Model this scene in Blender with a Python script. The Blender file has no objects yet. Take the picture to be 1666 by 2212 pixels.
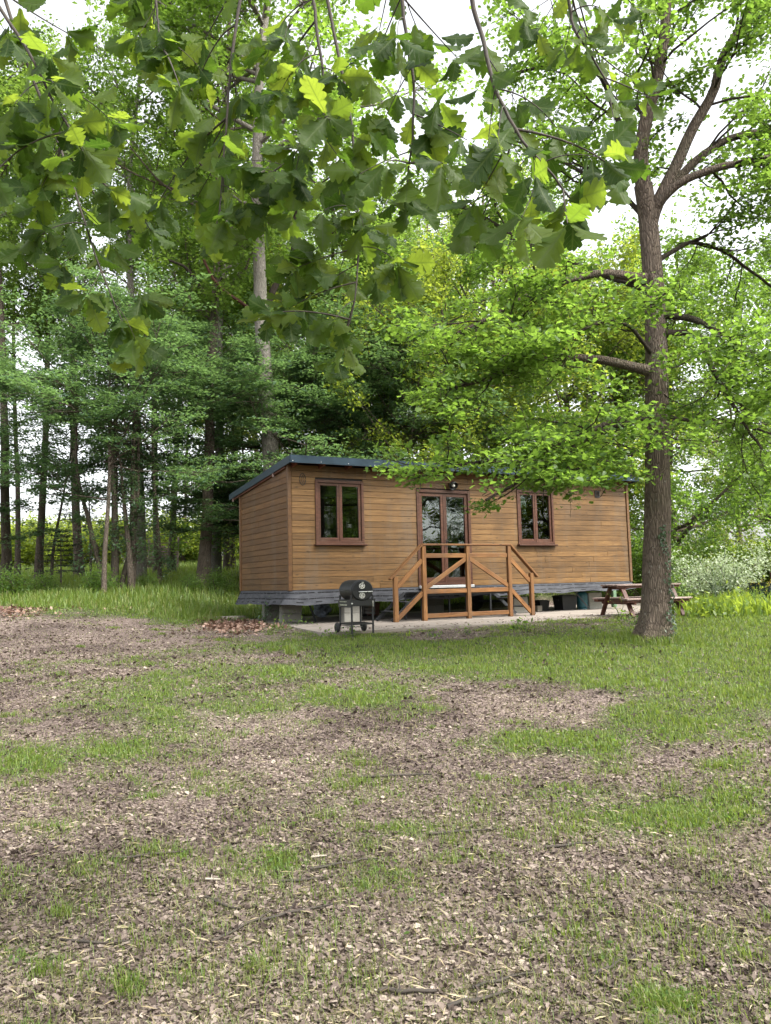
import bpy, math, random
import numpy as np
from mathutils import Vector, Matrix

# ------------------------------------------------------------------ camera, world, sun, exposure
scene = bpy.context.scene
COL = scene.collection
PITCH, ROLL, CAMH = 0.0912, 0.0238, 0.839          # camera: pitch up, slight roll, height above the slab level
FPX = 1664.0                                        # focal length in pixels of a 1666 x 2212 picture
camd = bpy.data.cameras.new('camera')
camd.sensor_fit = 'HORIZONTAL'; camd.sensor_width = 36.0; camd.lens = 36.0 * FPX / 1666.0
camd.clip_start = 0.05; camd.clip_end = 2000
cam = bpy.data.objects.new('camera', camd); COL.objects.link(cam)
cam.matrix_world = (Matrix.Translation((0, 0, CAMH)) @ Matrix.Rotation(math.pi / 2 + PITCH, 4, 'X')
                    @ Matrix.Rotation(-ROLL, 4, 'Z'))
scene.camera = cam

SUN_ELEV, SUN_AZ = math.radians(50), math.radians(122)   # azimuth from +Y towards +X
world = bpy.data.worlds.new('World'); scene.world = world; world.use_nodes = True
wn = world.node_tree; wn.nodes.clear()
w_out = wn.nodes.new('ShaderNodeOutputWorld'); w_bg = wn.nodes.new('ShaderNodeBackground')
w_sky = wn.nodes.new('ShaderNodeTexSky'); w_hsv = wn.nodes.new('ShaderNodeHueSaturation')
w_sky.sky_type = 'NISHITA'; w_sky.sun_disc = False
w_sky.sun_elevation = SUN_ELEV; w_sky.sun_rotation = SUN_AZ
w_sky.air_density = 1.0; w_sky.dust_density = 4.0; w_sky.ozone_density = 1.0
w_hsv.inputs['Saturation'].default_value = 0.16     # thin bright overcast: the blue is washed out
w_hsv.inputs['Value'].default_value = 1.0
w_bg.inputs['Strength'].default_value = 0.15
wn.links.new(w_sky.outputs[0], w_hsv.inputs['Color']); wn.links.new(w_hsv.outputs[0], w_bg.inputs['Color'])
wn.links.new(w_bg.outputs[0], w_out.inputs['Surface'])

sund = bpy.data.lights.new('sun', 'SUN'); sund.energy = 1.4; sund.angle = math.radians(24); sund.color = (1.0, 0.95, 0.86)
sun = bpy.data.objects.new('sun', sund); COL.objects.link(sun)
sdir = Vector((math.sin(SUN_AZ) * math.cos(SUN_ELEV), math.cos(SUN_AZ) * math.cos(SUN_ELEV), math.sin(SUN_ELEV)))
sun.rotation_euler = sdir.to_track_quat('Z', 'Y').to_euler()

vs = scene.view_settings
scene.display_settings.display_device = 'sRGB'
vs.view_transform = 'Standard'; vs.look = 'None'; vs.gamma = 1.0; vs.use_curve_mapping = False
vs.exposure = 1.95
scene.render.engine = 'CYCLES'
cy = scene.cycles
cy.max_bounces = 8; cy.diffuse_bounces = 4; cy.glossy_bounces = 3; cy.transmission_bounces = 6; cy.transparent_max_bounces = 8
cy.caustics_reflective = False; cy.caustics_refractive = False
cy.use_denoising = True
try:
    cy.denoiser = 'OPENIMAGEDENOISE'
except Exception:
    pass
scene.render.use_persistent_data = False

# ------------------------------------------------------------------ maths helpers
def rays(px, py):
    """directions through pixels of the 1666 x 2212 picture"""
    px = np.asarray(px, float); py = np.asarray(py, float)
    X = px - 833.0; Y = py - 1106.0
    cr, sr = math.cos(ROLL), math.sin(ROLL)
    x = (X * cr - Y * sr) / FPX; y = (X * sr + Y * cr) / FPX
    c, s = math.cos(PITCH), math.sin(PITCH)
    return np.stack([x, c + y * s, s - y * c], -1)

def at(px, py, y):
    r = rays(px, py)
    return np.array([0, 0, CAMH]) + r * (np.asarray(y, float) / r[..., 1])[..., None]

def project(x, y, z):
    z = z - CAMH
    c, s = math.cos(PITCH), math.sin(PITCH)
    d = y * c + z * s; u = -y * s + z * c
    d = np.where(d < 0.05, np.nan, d)
    X = x / d * FPX; Y = -u / d * FPX
    cr, sr = math.cos(ROLL), math.sin(ROLL)
    return 833.0 + X * cr + Y * sr, 1106.0 - X * sr + Y * cr

def smooth(a, b, v):
    t = np.clip((np.asarray(v, float) - a) / (b - a), 0, 1); return t * t * (3 - 2 * t)

def _hash(ix, iy, seed):
    h = (ix.astype(np.int64) * 374761393 + iy.astype(np.int64) * 668265263 + seed * 974711) & 0x7fffffff
    h = ((h ^ (h >> 13)) * 1274126177) & 0x7fffffff
    return ((h ^ (h >> 16)) & 0xffff) / 65535.0

def vnoise(x, y, seed=0):
    x = np.asarray(x, float); y = np.asarray(y, float)
    ix = np.floor(x); iy = np.floor(y); fx = x - ix; fy = y - iy
    fx = fx * fx * (3 - 2 * fx); fy = fy * fy * (3 - 2 * fy)
    a = _hash(ix, iy, seed); b = _hash(ix + 1, iy, seed); c = _hash(ix, iy + 1, seed); d = _hash(ix + 1, iy + 1, seed)
    return (a * (1 - fx) + b * fx) * (1 - fy) + (c * (1 - fx) + d * fx) * fy

def fnoise(x, y, seed=0, oct=4):
    v = 0; a = 0.5; t = 0
    for k in range(oct):
        v = v + a * vnoise(x * 2 ** k, y * 2 ** k, seed + k * 17); t += a; a *= 0.55
    return v / t

# ------------------------------------------------------------------ the lie of the land
CX, CY, YAW = -2.036, 16.228, 0.4884               # near corner of the cabin and its heading
dS = np.array([math.cos(YAW), math.sin(YAW)]); dT = np.array([-math.sin(YAW), math.cos(YAW)])
def hut(s, t, z=0.0):
    return Vector((CX + dS[0] * s + dT[0] * t, CY + dS[1] * s + dT[1] * t, z))
def hut_st(x, y):
    return (x - CX) * dS[0] + (y - CY) * dS[1], (x - CX) * dT[0] + (y - CY) * dT[1]

SLAB = [(-0.5, -2.85), (3.2, -3.15), (7.5, -2.45), (11.2, -0.9), (12.5, 1.0), (12.5, 3.7), (0.0, 3.7), (-0.1, 0.4)]
def in_slab(s, t):
    s = np.asarray(s, float); t = np.asarray(t, float); inside = np.zeros(np.broadcast(s, t).shape, bool)
    n = len(SLAB)
    for i in range(n):
        x1, y1 = SLAB[i]; x2, y2 = SLAB[(i + 1) % n]
        c = ((y1 > t) != (y2 > t)) & (s < (x2 - x1) * (t - y1) / (y2 - y1 + 1e-9) + x1)
        inside ^= c
    return inside

def ground_z(x, y):
    x = np.asarray(x, float); y = np.asarray(y, float)
    L = np.interp(y, [-60, 0, 4, 8, 12, 15, 18, 24, 28, 35, 60, 150, 300], [-0.9, -.68, -.55, -.33, -.03, .25, .45, .85, 1.05, 1.45, 2.7, 6.5, 10])
    M = np.interp(y, [-60, 0, 4, 8, 12, 15, 18, 21, 26, 35, 60, 150, 300], [-0.9, -.68, -.55, -.33, -.12, -.02, .0, .05, .45, 1.0, 2.3, 6, 10])
    R = np.interp(y, [-60, 0, 4, 8, 12, 15, 22, 30, 60, 150, 300], [-0.9, -.68, -.55, -.33, -.1, -.02, .04, .2, 1.0, 3.5, 8])
    wl = smooth(-3.3, -7.5, x); wr = smooth(4, 11, x)
    z = M * (1 - wl - wr) + L * wl + R * wr
    near = smooth(40, 10, np.abs(y))
    z = z + (fnoise(x * 0.5, y * 0.5, 5, 3) - .5) * 0.10 * smooth(2, 9, np.abs(y) + np.abs(x) * .3) * (1 - 0.8 * ((np.abs(x - 3) < 9) & (y > 12) & (y < 24)))
    z = z + (fnoise(x * 2.1, y * 2.1, 9, 3) - .5) * 0.045 * near
    s, t = hut_st(x, y)
    z = np.where(in_slab(s, t), np.minimum(z, -0.06), z)
    return z

PATCH = [  # grass cover read off the ground: picture x, y, half width, half height, how much
 (250, 1262, 460, 48, 1.3), (470, 1322, 170, 34, 1.2), (330, 1290, 330, 26, .8), (150, 1376, 290, 34, -.9), (280, 1322, 340, 13, .55), (480, 1338, 110, 16, .5), (505, 1352, 65, 16, -1.4), (20, 1322, 60, 12, -.8),
 (720, 1388, 120, 22, .6), (900, 1410, 190, 38, 1.1), (1250, 1425, 330, 62, 1.2), (1560, 1470, 250, 105, 1.15), (1600, 1350, 150, 50, 1.2),
 (960, 1378, 120, 14, -.9), (1600, 1460, 60, 10, -.8), (1120, 1510, 190, 42, -1.0), (700, 1600, 320, 60, -.35), (1480, 1560, 160, 30, .25),
 (820, 1505, 75, 24, .9), (950, 1532, 60, 20, .6), (690, 1500, 28, 20, .8), (580, 1528, 45, 18, .6), (330, 1537, 110, 38, .7), (480, 1450, 180, 70, .35),
 (620, 1455, 60, 20, .6), (1160, 1600, 170, 24, .8), (1300, 1640, 50, 38, .55), (1560, 1655, 90, 22, .65), (1240, 1712, 100, 20, .65),
 (1400, 1768, 190, 48, .95), (1600, 1740, 90, 46, .75), (160, 1625, 170, 22, .5), (280, 1632, 60, 15, .6), (420, 1612, 40, 14, .6), (50, 1655, 80, 28, .6),
 (120, 1790, 60, 32, .75), (300, 1705, 45, 28, .6), (395, 1852, 28, 14, .6), (600, 1858, 42, 26, .75), (910, 1792, 95, 22, .65), (810, 1882, 60, 18, .3),
 (980, 1858, 60, 20, .35), (1240, 2012, 34, 18, .6), (280, 2132, 55, 36, .7), (1425, 2172, 85, 42, .9), (1590, 2040, 40, 60, .65), (530, 2085, 45, 22, .35),
 (60, 2085, 70, 45, .35), (720, 1985, 60, 22, .3), (1030, 2010, 60, 30, .25), (1250, 1890, 60, 25, .3), (720, 2150, 60, 30, .3)]
def grass_cover(x, y, z=None):
    z = ground_z(x, y) if z is None else z
    px, py = project(x, y, z)
    g = 0.20 + 1.15 * (fnoise(x * 0.9, y * 0.9, 31, 4) - .53) + 0.9 * (fnoise(x * 4.3, y * 4.3, 77, 4) - .5) + .5 * (fnoise(x * 1.9, y * 1.9, 78, 3) - .5)
    out = ~np.isfinite(px) | (px < -400) | (px > 2066) | (py > 2400)
    px = np.where(out, -9999, px); py = np.where(out, -9999, py)
    for (cx, cy_, rx, ry, a) in PATCH:
        d2 = ((px - cx) / rx) ** 2 + ((py - cy_) / ry) ** 2
        g = g + a * np.exp(-d2 * 1.1)
    g = g + .22 * np.exp(-(((px - 380) / 420) ** 2 + ((py - 1465) / 95) ** 2)) - .10 * smooth(1600, 1750, py) * (px > -9000)
    far = smooth(17, 24, y); g = g + far * 0.9
    g = g + smooth(30, 6, py - 1560) * 0.0
    s, t = hut_st(x, y)
    under = (s > 0.1) & (s < 9.7) & (t > -0.2) & (t < 3.3)
    return np.where(in_slab(s, t) | under, 0, np.clip(g, 0, 1))

# ------------------------------------------------------------------ node helper and materials
class NT:
    def __init__(s, m):
        s.m = m; m.use_nodes = True; s.t = m.node_tree; s.t.nodes.clear(); s.out = s.t.nodes.new('ShaderNodeOutputMaterial')
    def n(s, typ, props=None, **inp):
        nd = s.t.nodes.new('ShaderNode' + typ)
        for k, v in (props or {}).items(): setattr(nd, k, v)
        for k, v in inp.items():
            key = int(k[1:]) if k[0] == 'i' and k[1:].isdigit() else k.replace('_', ' ')
            sock = nd.inputs[key]
            if isinstance(v, bpy.types.NodeSocket): s.t.links.new(v, sock)
            elif isinstance(v, bpy.types.Node): s.t.links.new(v.outputs[0], sock)
            else:
                if hasattr(sock.default_value, '__len__') and len(sock.default_value) == 4 and len(v) == 3: v = (*v, 1)
                sock.default_value = v
        return nd
    def ramp(s, fac, stops, interp='LINEAR'):
        r = s.t.nodes.new('ShaderNodeValToRGB'); r.color_ramp.interpolation = interp
        e = r.color_ramp.elements
        while len(e) < len(stops): e.new(0.5)
        for el, (p, c) in zip(e, stops): el.position = p; el.color = (*c, 1) if len(c) == 3 else c
        s.t.links.new(fac if isinstance(fac, bpy.types.NodeSocket) else fac.outputs[0], r.inputs[0])
        return r
    def mix(s, a, b, fac, blend='MIX'):
        m = s.t.nodes.new('ShaderNodeMix'); m.data_type = 'RGBA'; m.blend_type = blend
        for sock, v in ((m.inputs[0], fac), (m.inputs[6], a), (m.inputs[7], b)):
            if isinstance(v, bpy.types.NodeSocket): s.t.links.new(v, sock)
            elif isinstance(v, bpy.types.Node): s.t.links.new(v.outputs[0], sock)
            elif sock.name == 'Factor' or not hasattr(v, '__len__'): sock.default_value = v
            else: sock.default_value = (*v, 1)
        return m.outputs[2]
    def math(s, op, a, b=0.0, c=None):
        m = s.t.nodes.new('ShaderNodeMath'); m.operation = op
        for sock, v in zip(m.inputs, (a, b) if c is None else (a, b, c)):
            if isinstance(v, bpy.types.NodeSocket): s.t.links.new(v, sock)
            elif isinstance(v, bpy.types.Node): s.t.links.new(v.outputs[0], sock)
            else: sock.default_value = v
        return m.outputs[0]
    def surf(s, sh): s.t.links.new(sh.outputs[0], s.out.inputs['Surface']); return s.m
    def bump(s, h, strength=.3, dist=.01):
        return s.n('Bump', None, Strength=strength, Distance=dist, Height=h)

MATS = {}
def simple(name, col, rough=.6, metal=0.0, var=.12, scale=12.0, spec=.5, bump=.15):
    t = NT(bpy.data.materials.new(name)); tc = t.n('TexCoord')
    nz = t.n('TexNoise', None, Vector=tc.outputs['Object'], Scale=scale, Detail=5.0, Roughness=.6)
    lo = tuple(c * (1 - var * 2) for c in col); hi = tuple(min(1, c * (1 + var * 2)) for c in col)
    r = t.ramp(nz.outputs[0], [(.3, lo), (.7, hi)])
    rr = t.math('MULTIPLY_ADD', nz.outputs[0], .3, rough - .15)
    p = t.n('BsdfPrincipled', None, Base_Color=r.outputs[0], Roughness=rr, Metallic=metal, Normal=t.bump(nz.outputs[0], bump, .01))
    p.inputs['Specular IOR Level'].default_value = spec
    MATS[name] = t.surf(p); return MATS[name]

def wood(name, dark, mid, light, knots=True, rough=.55, grain=(1.3, 16, 16), streak=.6):
    t = NT(bpy.data.materials.new(name)); tc = t.n('TexCoord'); oi = t.n('ObjectInfo')
    off = t.n('VectorMath', {'operation': 'SCALE'}, Vector=t.n('CombineXYZ', None, X=oi.outputs['Random'], Y=t.math('FRACT', t.math('MULTIPLY', oi.outputs['Random'], 7.31)), Z=t.math('FRACT', t.math('MULTIPLY', oi.outputs['Random'], 13.7))).outputs[0])
    off.inputs['Scale'].default_value = 40
    pos = t.n('VectorMath', {'operation': 'ADD'}, i0=tc.outputs['Object'], i1=off.outputs[0])
    mp = t.n('Mapping', None, Vector=pos.outputs[0], Scale=grain)
    g = t.n('TexNoise', None, Vector=mp.outputs[0], Scale=1.6, Detail=7.0, Roughness=.65, Distortion=.4)
    mp2 = t.n('Mapping', None, Vector=pos.outputs[0], Scale=(.55, 5, 5))
    b = t.n('TexNoise', None, Vector=mp2.outputs[0], Scale=1.2, Detail=3.0)
    f = t.math('ADD', t.math('MULTIPLY', g.outputs[0], 1 - streak * .5), t.math('MULTIPLY', b.outputs[0], streak * .5))
    r = t.ramp(f, [(.34, dark), (.52, mid), (.68, light)])
    br = t.math('MULTIPLY_ADD', oi.outputs['Random'], .36, .82)
    c = t.mix(r.outputs[0], t.n('CombineColor', None, Red=br, Green=br, Blue=br).outputs[0], 1.0, 'MULTIPLY')
    wp = t.n('NewGeometry').outputs['Position']
    st = t.n('TexNoise', None, Vector=t.n('Mapping', None, Vector=wp, Scale=(2.6, 2.6, .35)).outputs[0], Scale=1.0, Detail=6.0, Roughness=.7)
    c = t.mix(c, (.115, .092, .068), t.math('MULTIPLY', t.ramp(st.outputs[0], [(.50, (0, 0, 0)), (.72, (1, 1, 1))]).outputs[0], .55 if knots else .25))
    bl = t.n('TexNoise', None, Vector=wp, Scale=1.1, Detail=5.0, Roughness=.6)
    c = t.mix(c, tuple(q * .5 for q in dark), t.math('MULTIPLY', t.ramp(bl.outputs[0], [(.52, (0, 0, 0)), (.75, (1, 1, 1))]).outputs[0], .5))
    if knots:
        mk = t.n('Mapping', None, Vector=pos.outputs[0], Scale=(3.0, 9.0, 9.0))
        v = t.n('TexVoronoi', {'feature': 'F1'}, Vector=mk.outputs[0], Scale=1.0)
        k = t.ramp(v.outputs['Distance'], [(.05, (1, 1, 1)), (.17, (0, 0, 0))])
        c = t.mix(c, tuple(x * .45 for x in dark), t.math('MULTIPLY', k.outputs[0], .8))
    p = t.n('BsdfPrincipled', None, Base_Color=c, Roughness=rough, Normal=t.bump(g.outputs[0], .25, .006))
    p.inputs['Specular IOR Level'].default_value = .35
    MATS[name] = t.surf(p); return MATS[name]

def damp(t):
    n = t.n('TexNoise', None, Vector=t.n('NewGeometry').outputs['Position'], Scale=.75, Detail=5.0, Roughness=.62, Distortion=.6)
    return t.ramp(n.outputs[0], [(.36, (.52, .50, .50)), (.50, (.86, .85, .85)), (.64, (1.08, 1.08, 1.06))]).outputs[0]
def leafmat(name, cols, trans, tfac=.45, rough=.45, gloss=.35, obj_random=False, wet=False):
    """cols: stops over a per-leaf random value; trans: colour of the light coming through"""
    t = NT(bpy.data.materials.new(name)); geo = t.n('NewGeometry'); oi = t.n('ObjectInfo')
    rnd = oi.outputs['Random'] if obj_random else geo.outputs['Random Per Island']
    r = t.ramp(rnd, [(i / (len(cols) - 1), c) for i, c in enumerate(cols)])
    hv = t.n('HueSaturation', None, Color=r.outputs[0], Value=t.math('MULTIPLY_ADD', oi.outputs['Random'], .4, .8))
    bc = t.mix(hv.outputs[0], damp(t), 1.0, 'MULTIPLY') if wet else hv.outputs[0]
    p = t.n('BsdfPrincipled', None, Base_Color=bc, Roughness=rough)
    p.inputs['Specular IOR Level'].default_value = gloss
    tr = t.ramp(rnd, [(0, tuple(c * .75 for c in trans)), (1, tuple(c * 1.2 for c in trans))])
    tl = t.n('BsdfTranslucent', None, Color=tr.outputs[0])
    m = t.n('MixShader', None, i0=tfac, i1=p.outputs[0], i2=tl.outputs[0])
    MATS[name] = t.surf(m); return MATS[name]

def big_leaf(name):
    t = NT(bpy.data.materials.new(name)); uv = t.n('UVMap', {'uv_map': 'UVMap'}); oi = t.n('ObjectInfo')
    sx = t.n('SeparateXYZ', None, Vector=uv.outputs[0])
    u = t.math('ABSOLUTE', sx.outputs[0])
    ph = t.math('FRACT', t.math('MULTIPLY', t.math('SUBTRACT', sx.outputs[1], t.math('MULTIPLY', u, .75)), 7.0))
    side = t.ramp(ph, [(0, (1, 1, 1)), (.09, (0, 0, 0)), (.93, (0, 0, 0)), (1, (1, 1, 1))])
    mid = t.ramp(u, [(.012, (1, 1, 1)), (.03, (0, 0, 0))])
    vein = t.math('MAXIMUM', side.outputs[0], mid.outputs[0])
    nz = t.n('TexNoise', None, Vector=t.n('TexCoord').outputs['Object'], Scale=45.0, Detail=4.0)
    base = t.ramp(oi.outputs['Random'], [(0, (.028, .06, .014)), (.5, (.045, .088, .018)), (1, (.07, .115, .022))])  # base and translucent colours lowered to stand in for shade from the tree above
    tr = t.ramp(oi.outputs['Random'], [(0, (.05, .105, .010)), (.3, (.11, .20, .016)), (.65, (.20, .31, .026)), (1, (.33, .43, .04))])
    bc = t.mix(base.outputs[0], (.13, .18, .06), t.math('MULTIPLY', vein, .6))
    tcol = t.mix(tr.outputs[0], (.10, .16, .02), t.math('MULTIPLY', vein, .55))
    tcol = t.mix(tcol, t.mix(tcol, (.5, .5, .5), .5, 'MULTIPLY'), nz.outputs[0])
    h = t.math('ADD', t.math('MULTIPLY', vein, -.6), t.math('MULTIPLY', nz.outputs[0], .3))
    p = t.n('BsdfPrincipled', None, Base_Color=bc, Roughness=.5, Normal=t.bump(h, .5, .002))
    p.inputs['Specular IOR Level'].default_value = .25
    tl = t.n('BsdfTranslucent', None, Color=tcol)
    MATS[name] = t.surf(t.n('MixShader', None, i0=.6, i1=p.outputs[0], i2=tl.outputs[0])); return MATS[name]

def bark(name, c0, c1, lichen=(.3, .31, .26), lich=.5, sc=1.0):
    t = NT(bpy.data.materials.new(name)); tc = t.n('TexCoord')
    mp = t.n('Mapping', None, Vector=tc.outputs['Object'], Scale=(17 * sc, 17 * sc, 2.4 * sc))
    v = t.n('TexVoronoi', {'feature': 'DISTANCE_TO_EDGE'}, Vector=t.n('VectorMath', {'operation': 'ADD'}, i0=mp.outputs[0], i1=t.n('TexNoise', None, Vector=tc.outputs['Object'], Scale=3.0).outputs['Color']).outputs[0], Scale=2.2)
    nz = t.n('TexNoise', None, Vector=mp.outputs[0], Scale=2.0, Detail=7.0, Roughness=.7)
    ridge = t.ramp(v.outputs['Distance'], [(.0, (.25, .25, .25)), (.22, (1, 1, 1))]).outputs[0]
    f = t.math('MULTIPLY_ADD', ridge, .4, t.math('MULTIPLY', nz.outputs[0], .65))
    r = t.ramp(f, [(.25, c0), (.8, c1)])
    ln = t.n('TexNoise', None, Vector=tc.outputs['Object'], Scale=9.0, Detail=6.0, Roughness=.75)
    lm = t.ramp(ln.outputs[0], [(.60, (0, 0, 0)), (.66, (1, 1, 1))])
    c = t.mix(r.outputs[0], lichen, t.math('MULTIPLY', lm.outputs[0], lich))
    mo = t.n('TexNoise', None, Vector=tc.outputs['Object'], Scale=1.1, Detail=3.0)
    c = t.mix(c, (.055, .075, .025), t.math('MULTIPLY', t.ramp(mo.outputs[0], [(.5, (0, 0, 0)), (.7, (1, 1, 1))]).outputs[0], .35))
    h = t.math('ADD', ridge, t.math('MULTIPLY', nz.outputs[0], .8))
    p = t.n('BsdfPrincipled', None, Base_Color=c, Roughness=.9, Normal=t.bump(h, .9, .03))
    p.inputs['Specular IOR Level'].default_value = .2
    MATS[name] = t.surf(p); return MATS[name]

def ground_mat():
    t = NT(bpy.data.materials.new('woodland_soil')); geo = t.n('NewGeometry'); P = geo.outputs['Position']
    n1 = t.n('TexNoise', None, Vector=P, Scale=.55, Detail=6.0, Roughness=.6)
    n2 = t.n('TexNoise', None, Vector=P, Scale=14.0, Detail=8.0, Roughness=.72)
    v = t.n('TexVoronoi', {'feature': 'F1'}, Vector=P, Scale=38.0, Randomness=1.0)
    vc = t.ramp(t.n('SeparateColor', None, Color=v.outputs['Color']).outputs[0], [(0, (.085, .063, .054)), (.35, (.14, .106, .092)), (.7, (.20, .157, .137)), (1, (.32, .262, .222))])
    soil = t.ramp(n1.outputs[0], [(.3, (.12, .09, .078)), (.7, (.20, .155, .137))])
    c = t.mix(soil.outputs[0], vc.outputs[0], .62)
    c = t.mix(c, (.06, .045, .037), t.ramp(n2.outputs[0], [(.27, (1, 1, 1)), (.46, (0, 0, 0))]).outputs[0])
    c = t.mix(c, damp(t), 1.0, 'MULTIPLY')
    at_ = t.n('Attribute', {'attribute_name': 'cover'})
    gc = t.ramp(n2.outputs[0], [(.3, (.028, .045, .012)), (.7, (.075, .10, .026))])
    c = t.mix(c, gc.outputs[0], t.math('MULTIPLY', t.ramp(at_.outputs['Fac'], [(.2, (0, 0, 0)), (.75, (1, 1, 1))]).outputs[0], .85))
    h = t.math('ADD', t.math('MULTIPLY', n2.outputs[0], 1.0), t.math('MULTIPLY', v.outputs['Distance'], 1.2))
    p = t.n('BsdfPrincipled', None, Base_Color=c, Roughness=.95, Normal=t.bump(h, .8, .03))
    p.inputs['Specular IOR Level'].default_value = .15
    return t.surf(p)

def concrete(name, a, b, blotch=.6):
    t = NT(bpy.data.materials.new(name)); tc = t.n('TexCoord')
    n1 = t.n('TexNoise', None, Vector=tc.outputs['Object'], Scale=1.3, Detail=6.0, Roughness=.65)
    n2 = t.n('TexNoise', None, Vector=tc.outputs['Object'], Scale=60.0, Detail=5.0, Roughness=.7)
    r = t.ramp(t.math('ADD', t.math('MULTIPLY', n1.outputs[0], blotch), t.math('MULTIPLY', n2.outputs[0], 1 - blotch)), [(.35, a), (.65, b)])
    n3 = t.n('TexNoise', None, Vector=tc.outputs['Object'], Scale=.8, Detail=9.0, Roughness=.75, Distortion=1.2)
    c = t.mix(r.outputs[0], tuple(q * .55 for q in a), t.math('MULTIPLY', t.ramp(n3.outputs[0], [(.52, (0, 0, 0)), (.62, (1, 1, 1))]).outputs[0], .6))
    p = t.n('BsdfPrincipled', None, Base_Color=c, Roughness=.9, Normal=t.bump(n2.outputs[0], .35, .006))
    MATS[name] = t.surf(p); return MATS[name]

def membrane():
    t = NT(bpy.data.materials.new('printed_membrane')); uv = t.n('UVMap', {'uv_map': 'UVMap'}); s = t.n('SeparateXYZ', None, Vector=uv.outputs[0])
    def band(v0, w): return t.math('LESS_THAN', t.math('ABSOLUTE', t.math('SUBTRACT', s.outputs[1], v0)), w)
    nz = t.n('TexNoise', None, Vector=t.n('CombineXYZ', None, X=s.outputs[0], Y=t.math('SNAP', s.outputs[1], .2)).outputs[0], Scale=9.0, Detail=1.0)
    nz2 = t.n('TexNoise', None, Vector=t.n('CombineXYZ', None, X=s.outputs[0]).outputs[0], Scale=55.0, Detail=1.0)
    txt = t.math('MULTIPLY', t.math('GREATER_THAN', nz.outputs[0], .44), t.math('GREATER_THAN', nz2.outputs[0], .42))
    dash = t.math('LESS_THAN', t.math('FRACT', t.math('MULTIPLY', s.outputs[0], 4.5)), .62)
    m = t.math('MULTIPLY', t.math('ADD', band(.82, .04), band(.42, .04)), t.math('MAXIMUM', txt, t.math('MULTIPLY', dash, t.math('LESS_THAN', nz.outputs[0], .5))))
    d2 = t.math('MULTIPLY', band(.18, .035), t.math('LESS_THAN', t.math('FRACT', t.math('MULTIPLY', s.outputs[0], 2.3)), .35))
    m = t.math('MINIMUM', t.math('ADD', m, d2), 1.0)
    g = t.n('TexNoise', None, Vector=uv.outputs[0], Scale=5.0, Detail=4.0)
    base = t.ramp(g.outputs[0], [(.3, (.042, .044, .050)), (.7, (.075, .077, .085))])
    c = t.mix(base.outputs[0], (.006, .006, .007), t.math('MULTIPLY', m, .95))
    p = t.n('BsdfPrincipled', None, Base_Color=c, Roughness=.8, Normal=t.bump(g.outputs[0], .3, .02)); p.inputs['Specular IOR Level'].default_value = .15
    MATS['membrane'] = t.surf(p)

def glass_mat():
    t = NT(bpy.data.materials.new('window_glass'))
    gl = t.n('BsdfGlossy', None, Color=(.95, 1, .98), Roughness=.01)
    tr = t.n('BsdfTransparent', None, Color=(.55, .6, .58))
    fr = t.n('Fresnel', None, IOR=1.62)
    nz = t.n('TexNoise', None, Vector=t.n('TexCoord').outputs['Object'], Scale=1.2, Detail=2.0)
    b = t.bump(nz.outputs[0], .06, .05); t.t.links.new(b.outputs[0], gl.inputs['Normal'])
    MATS['glass'] = t.surf(t.n('MixShader', None, i0=fr.outputs[0], i1=tr.outputs[0], i2=gl.outputs[0]))

M_PLANK = wood('stained_planks', (.080, .041, .013), (.138, .073, .024), (.205, .117, .042), streak=.5)
M_PLANK_SHADED = wood('stained_planks_shaded', (.072, .032, .011), (.112, .053, .017), (.158, .081, .028), streak=.5)  # same stained planks in darker colours: the side wall's shade is painted in
M_FRAME = wood('red_brown_joinery', (.045, .018, .011), (.078, .033, .02), (.12, .052, .031), knots=False, rough=.4)
M_RAIL = wood('orange_stained_timber', (.095, .040, .013), (.185, .083, .026), (.27, .135, .046), rough=.6)
M_SOFFIT = wood('soffit_timber', (.06, .02, .012), (.13, .045, .025), (.19, .07, .04), knots=False)
M_TABLE = wood('dark_red_table_wood', (.035, .015, .010), (.085, .032, .02), (.15, .065, .042), rough=.6)
M_TABLETOP = wood('weathered_table_boards', (.14, .09, .075), (.26, .19, .165), (.36, .28, .25), rough=.6)
M_ROOF = simple('slate_blue_metal', (.013, .030, .046), .42, .1, .12, 3, .4, .05)
M_BLACK = simple('black_enamel', (.007, .0075, .008), .5, 0, .2, 20)
M_LID = simple('charcoal_enamel', (.008, .009, .0105), .52, .0, .2, 18, .35)
M_STEEL = simple('bare_steel', (.55, .55, .53), .3, .9, .1, 20)
M_DARKMETAL = simple('grey_painted_steel', (.03, .032, .036), .55, .2, .2, 14)
M_RUBBER = simple('tyre_rubber', (.015, .015, .015), .8, 0, .2, 20)
M_TEAL = simple('teal_painted_bottle', (.022, .11, .135), .45, 0, .15, 10)
M_GREEN = simple('pale_green_plastic', (.10, .17, .10), .55)
M_WHITE = simple('white_plastic', (.62, .62, .6), .5, 0, .06)
M_ALU = simple('white_aluminium', (.55, .56, .56), .35, .3, .06)
M_DARK = simple('dark_interior', (.012, .011, .010), .8)
M_BAG = simple('pale_blue_plastic', (.33, .38, .45), .35, 0, .3, 9)
M_TUB = simple('dark_grey_plastic', (.02, .021, .024), .55)
M_CURTAIN = simple('grey_green_curtain', (.10, .135, .115), .85)
M_BLUEGREY = simple('blue_grey_steel', (.035, .05, .065), .5, .2, .2, 6)
M_BRICK = simple('brick_red_tin', (.11, .035, .024), .6)
M_DRYSTICK = simple('dry_stick', (.36, .27, .15), .8)
M_TWIG = simple('brown_twig', (.040, .032, .024), .85, 0, .25, 30)
M_BULB = simple('clear_lamp_glass', (.55, .55, .5), .15)
M_CONC = concrete('slab_concrete', (.19, .163, .135), (.285, .245, .21))
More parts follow.
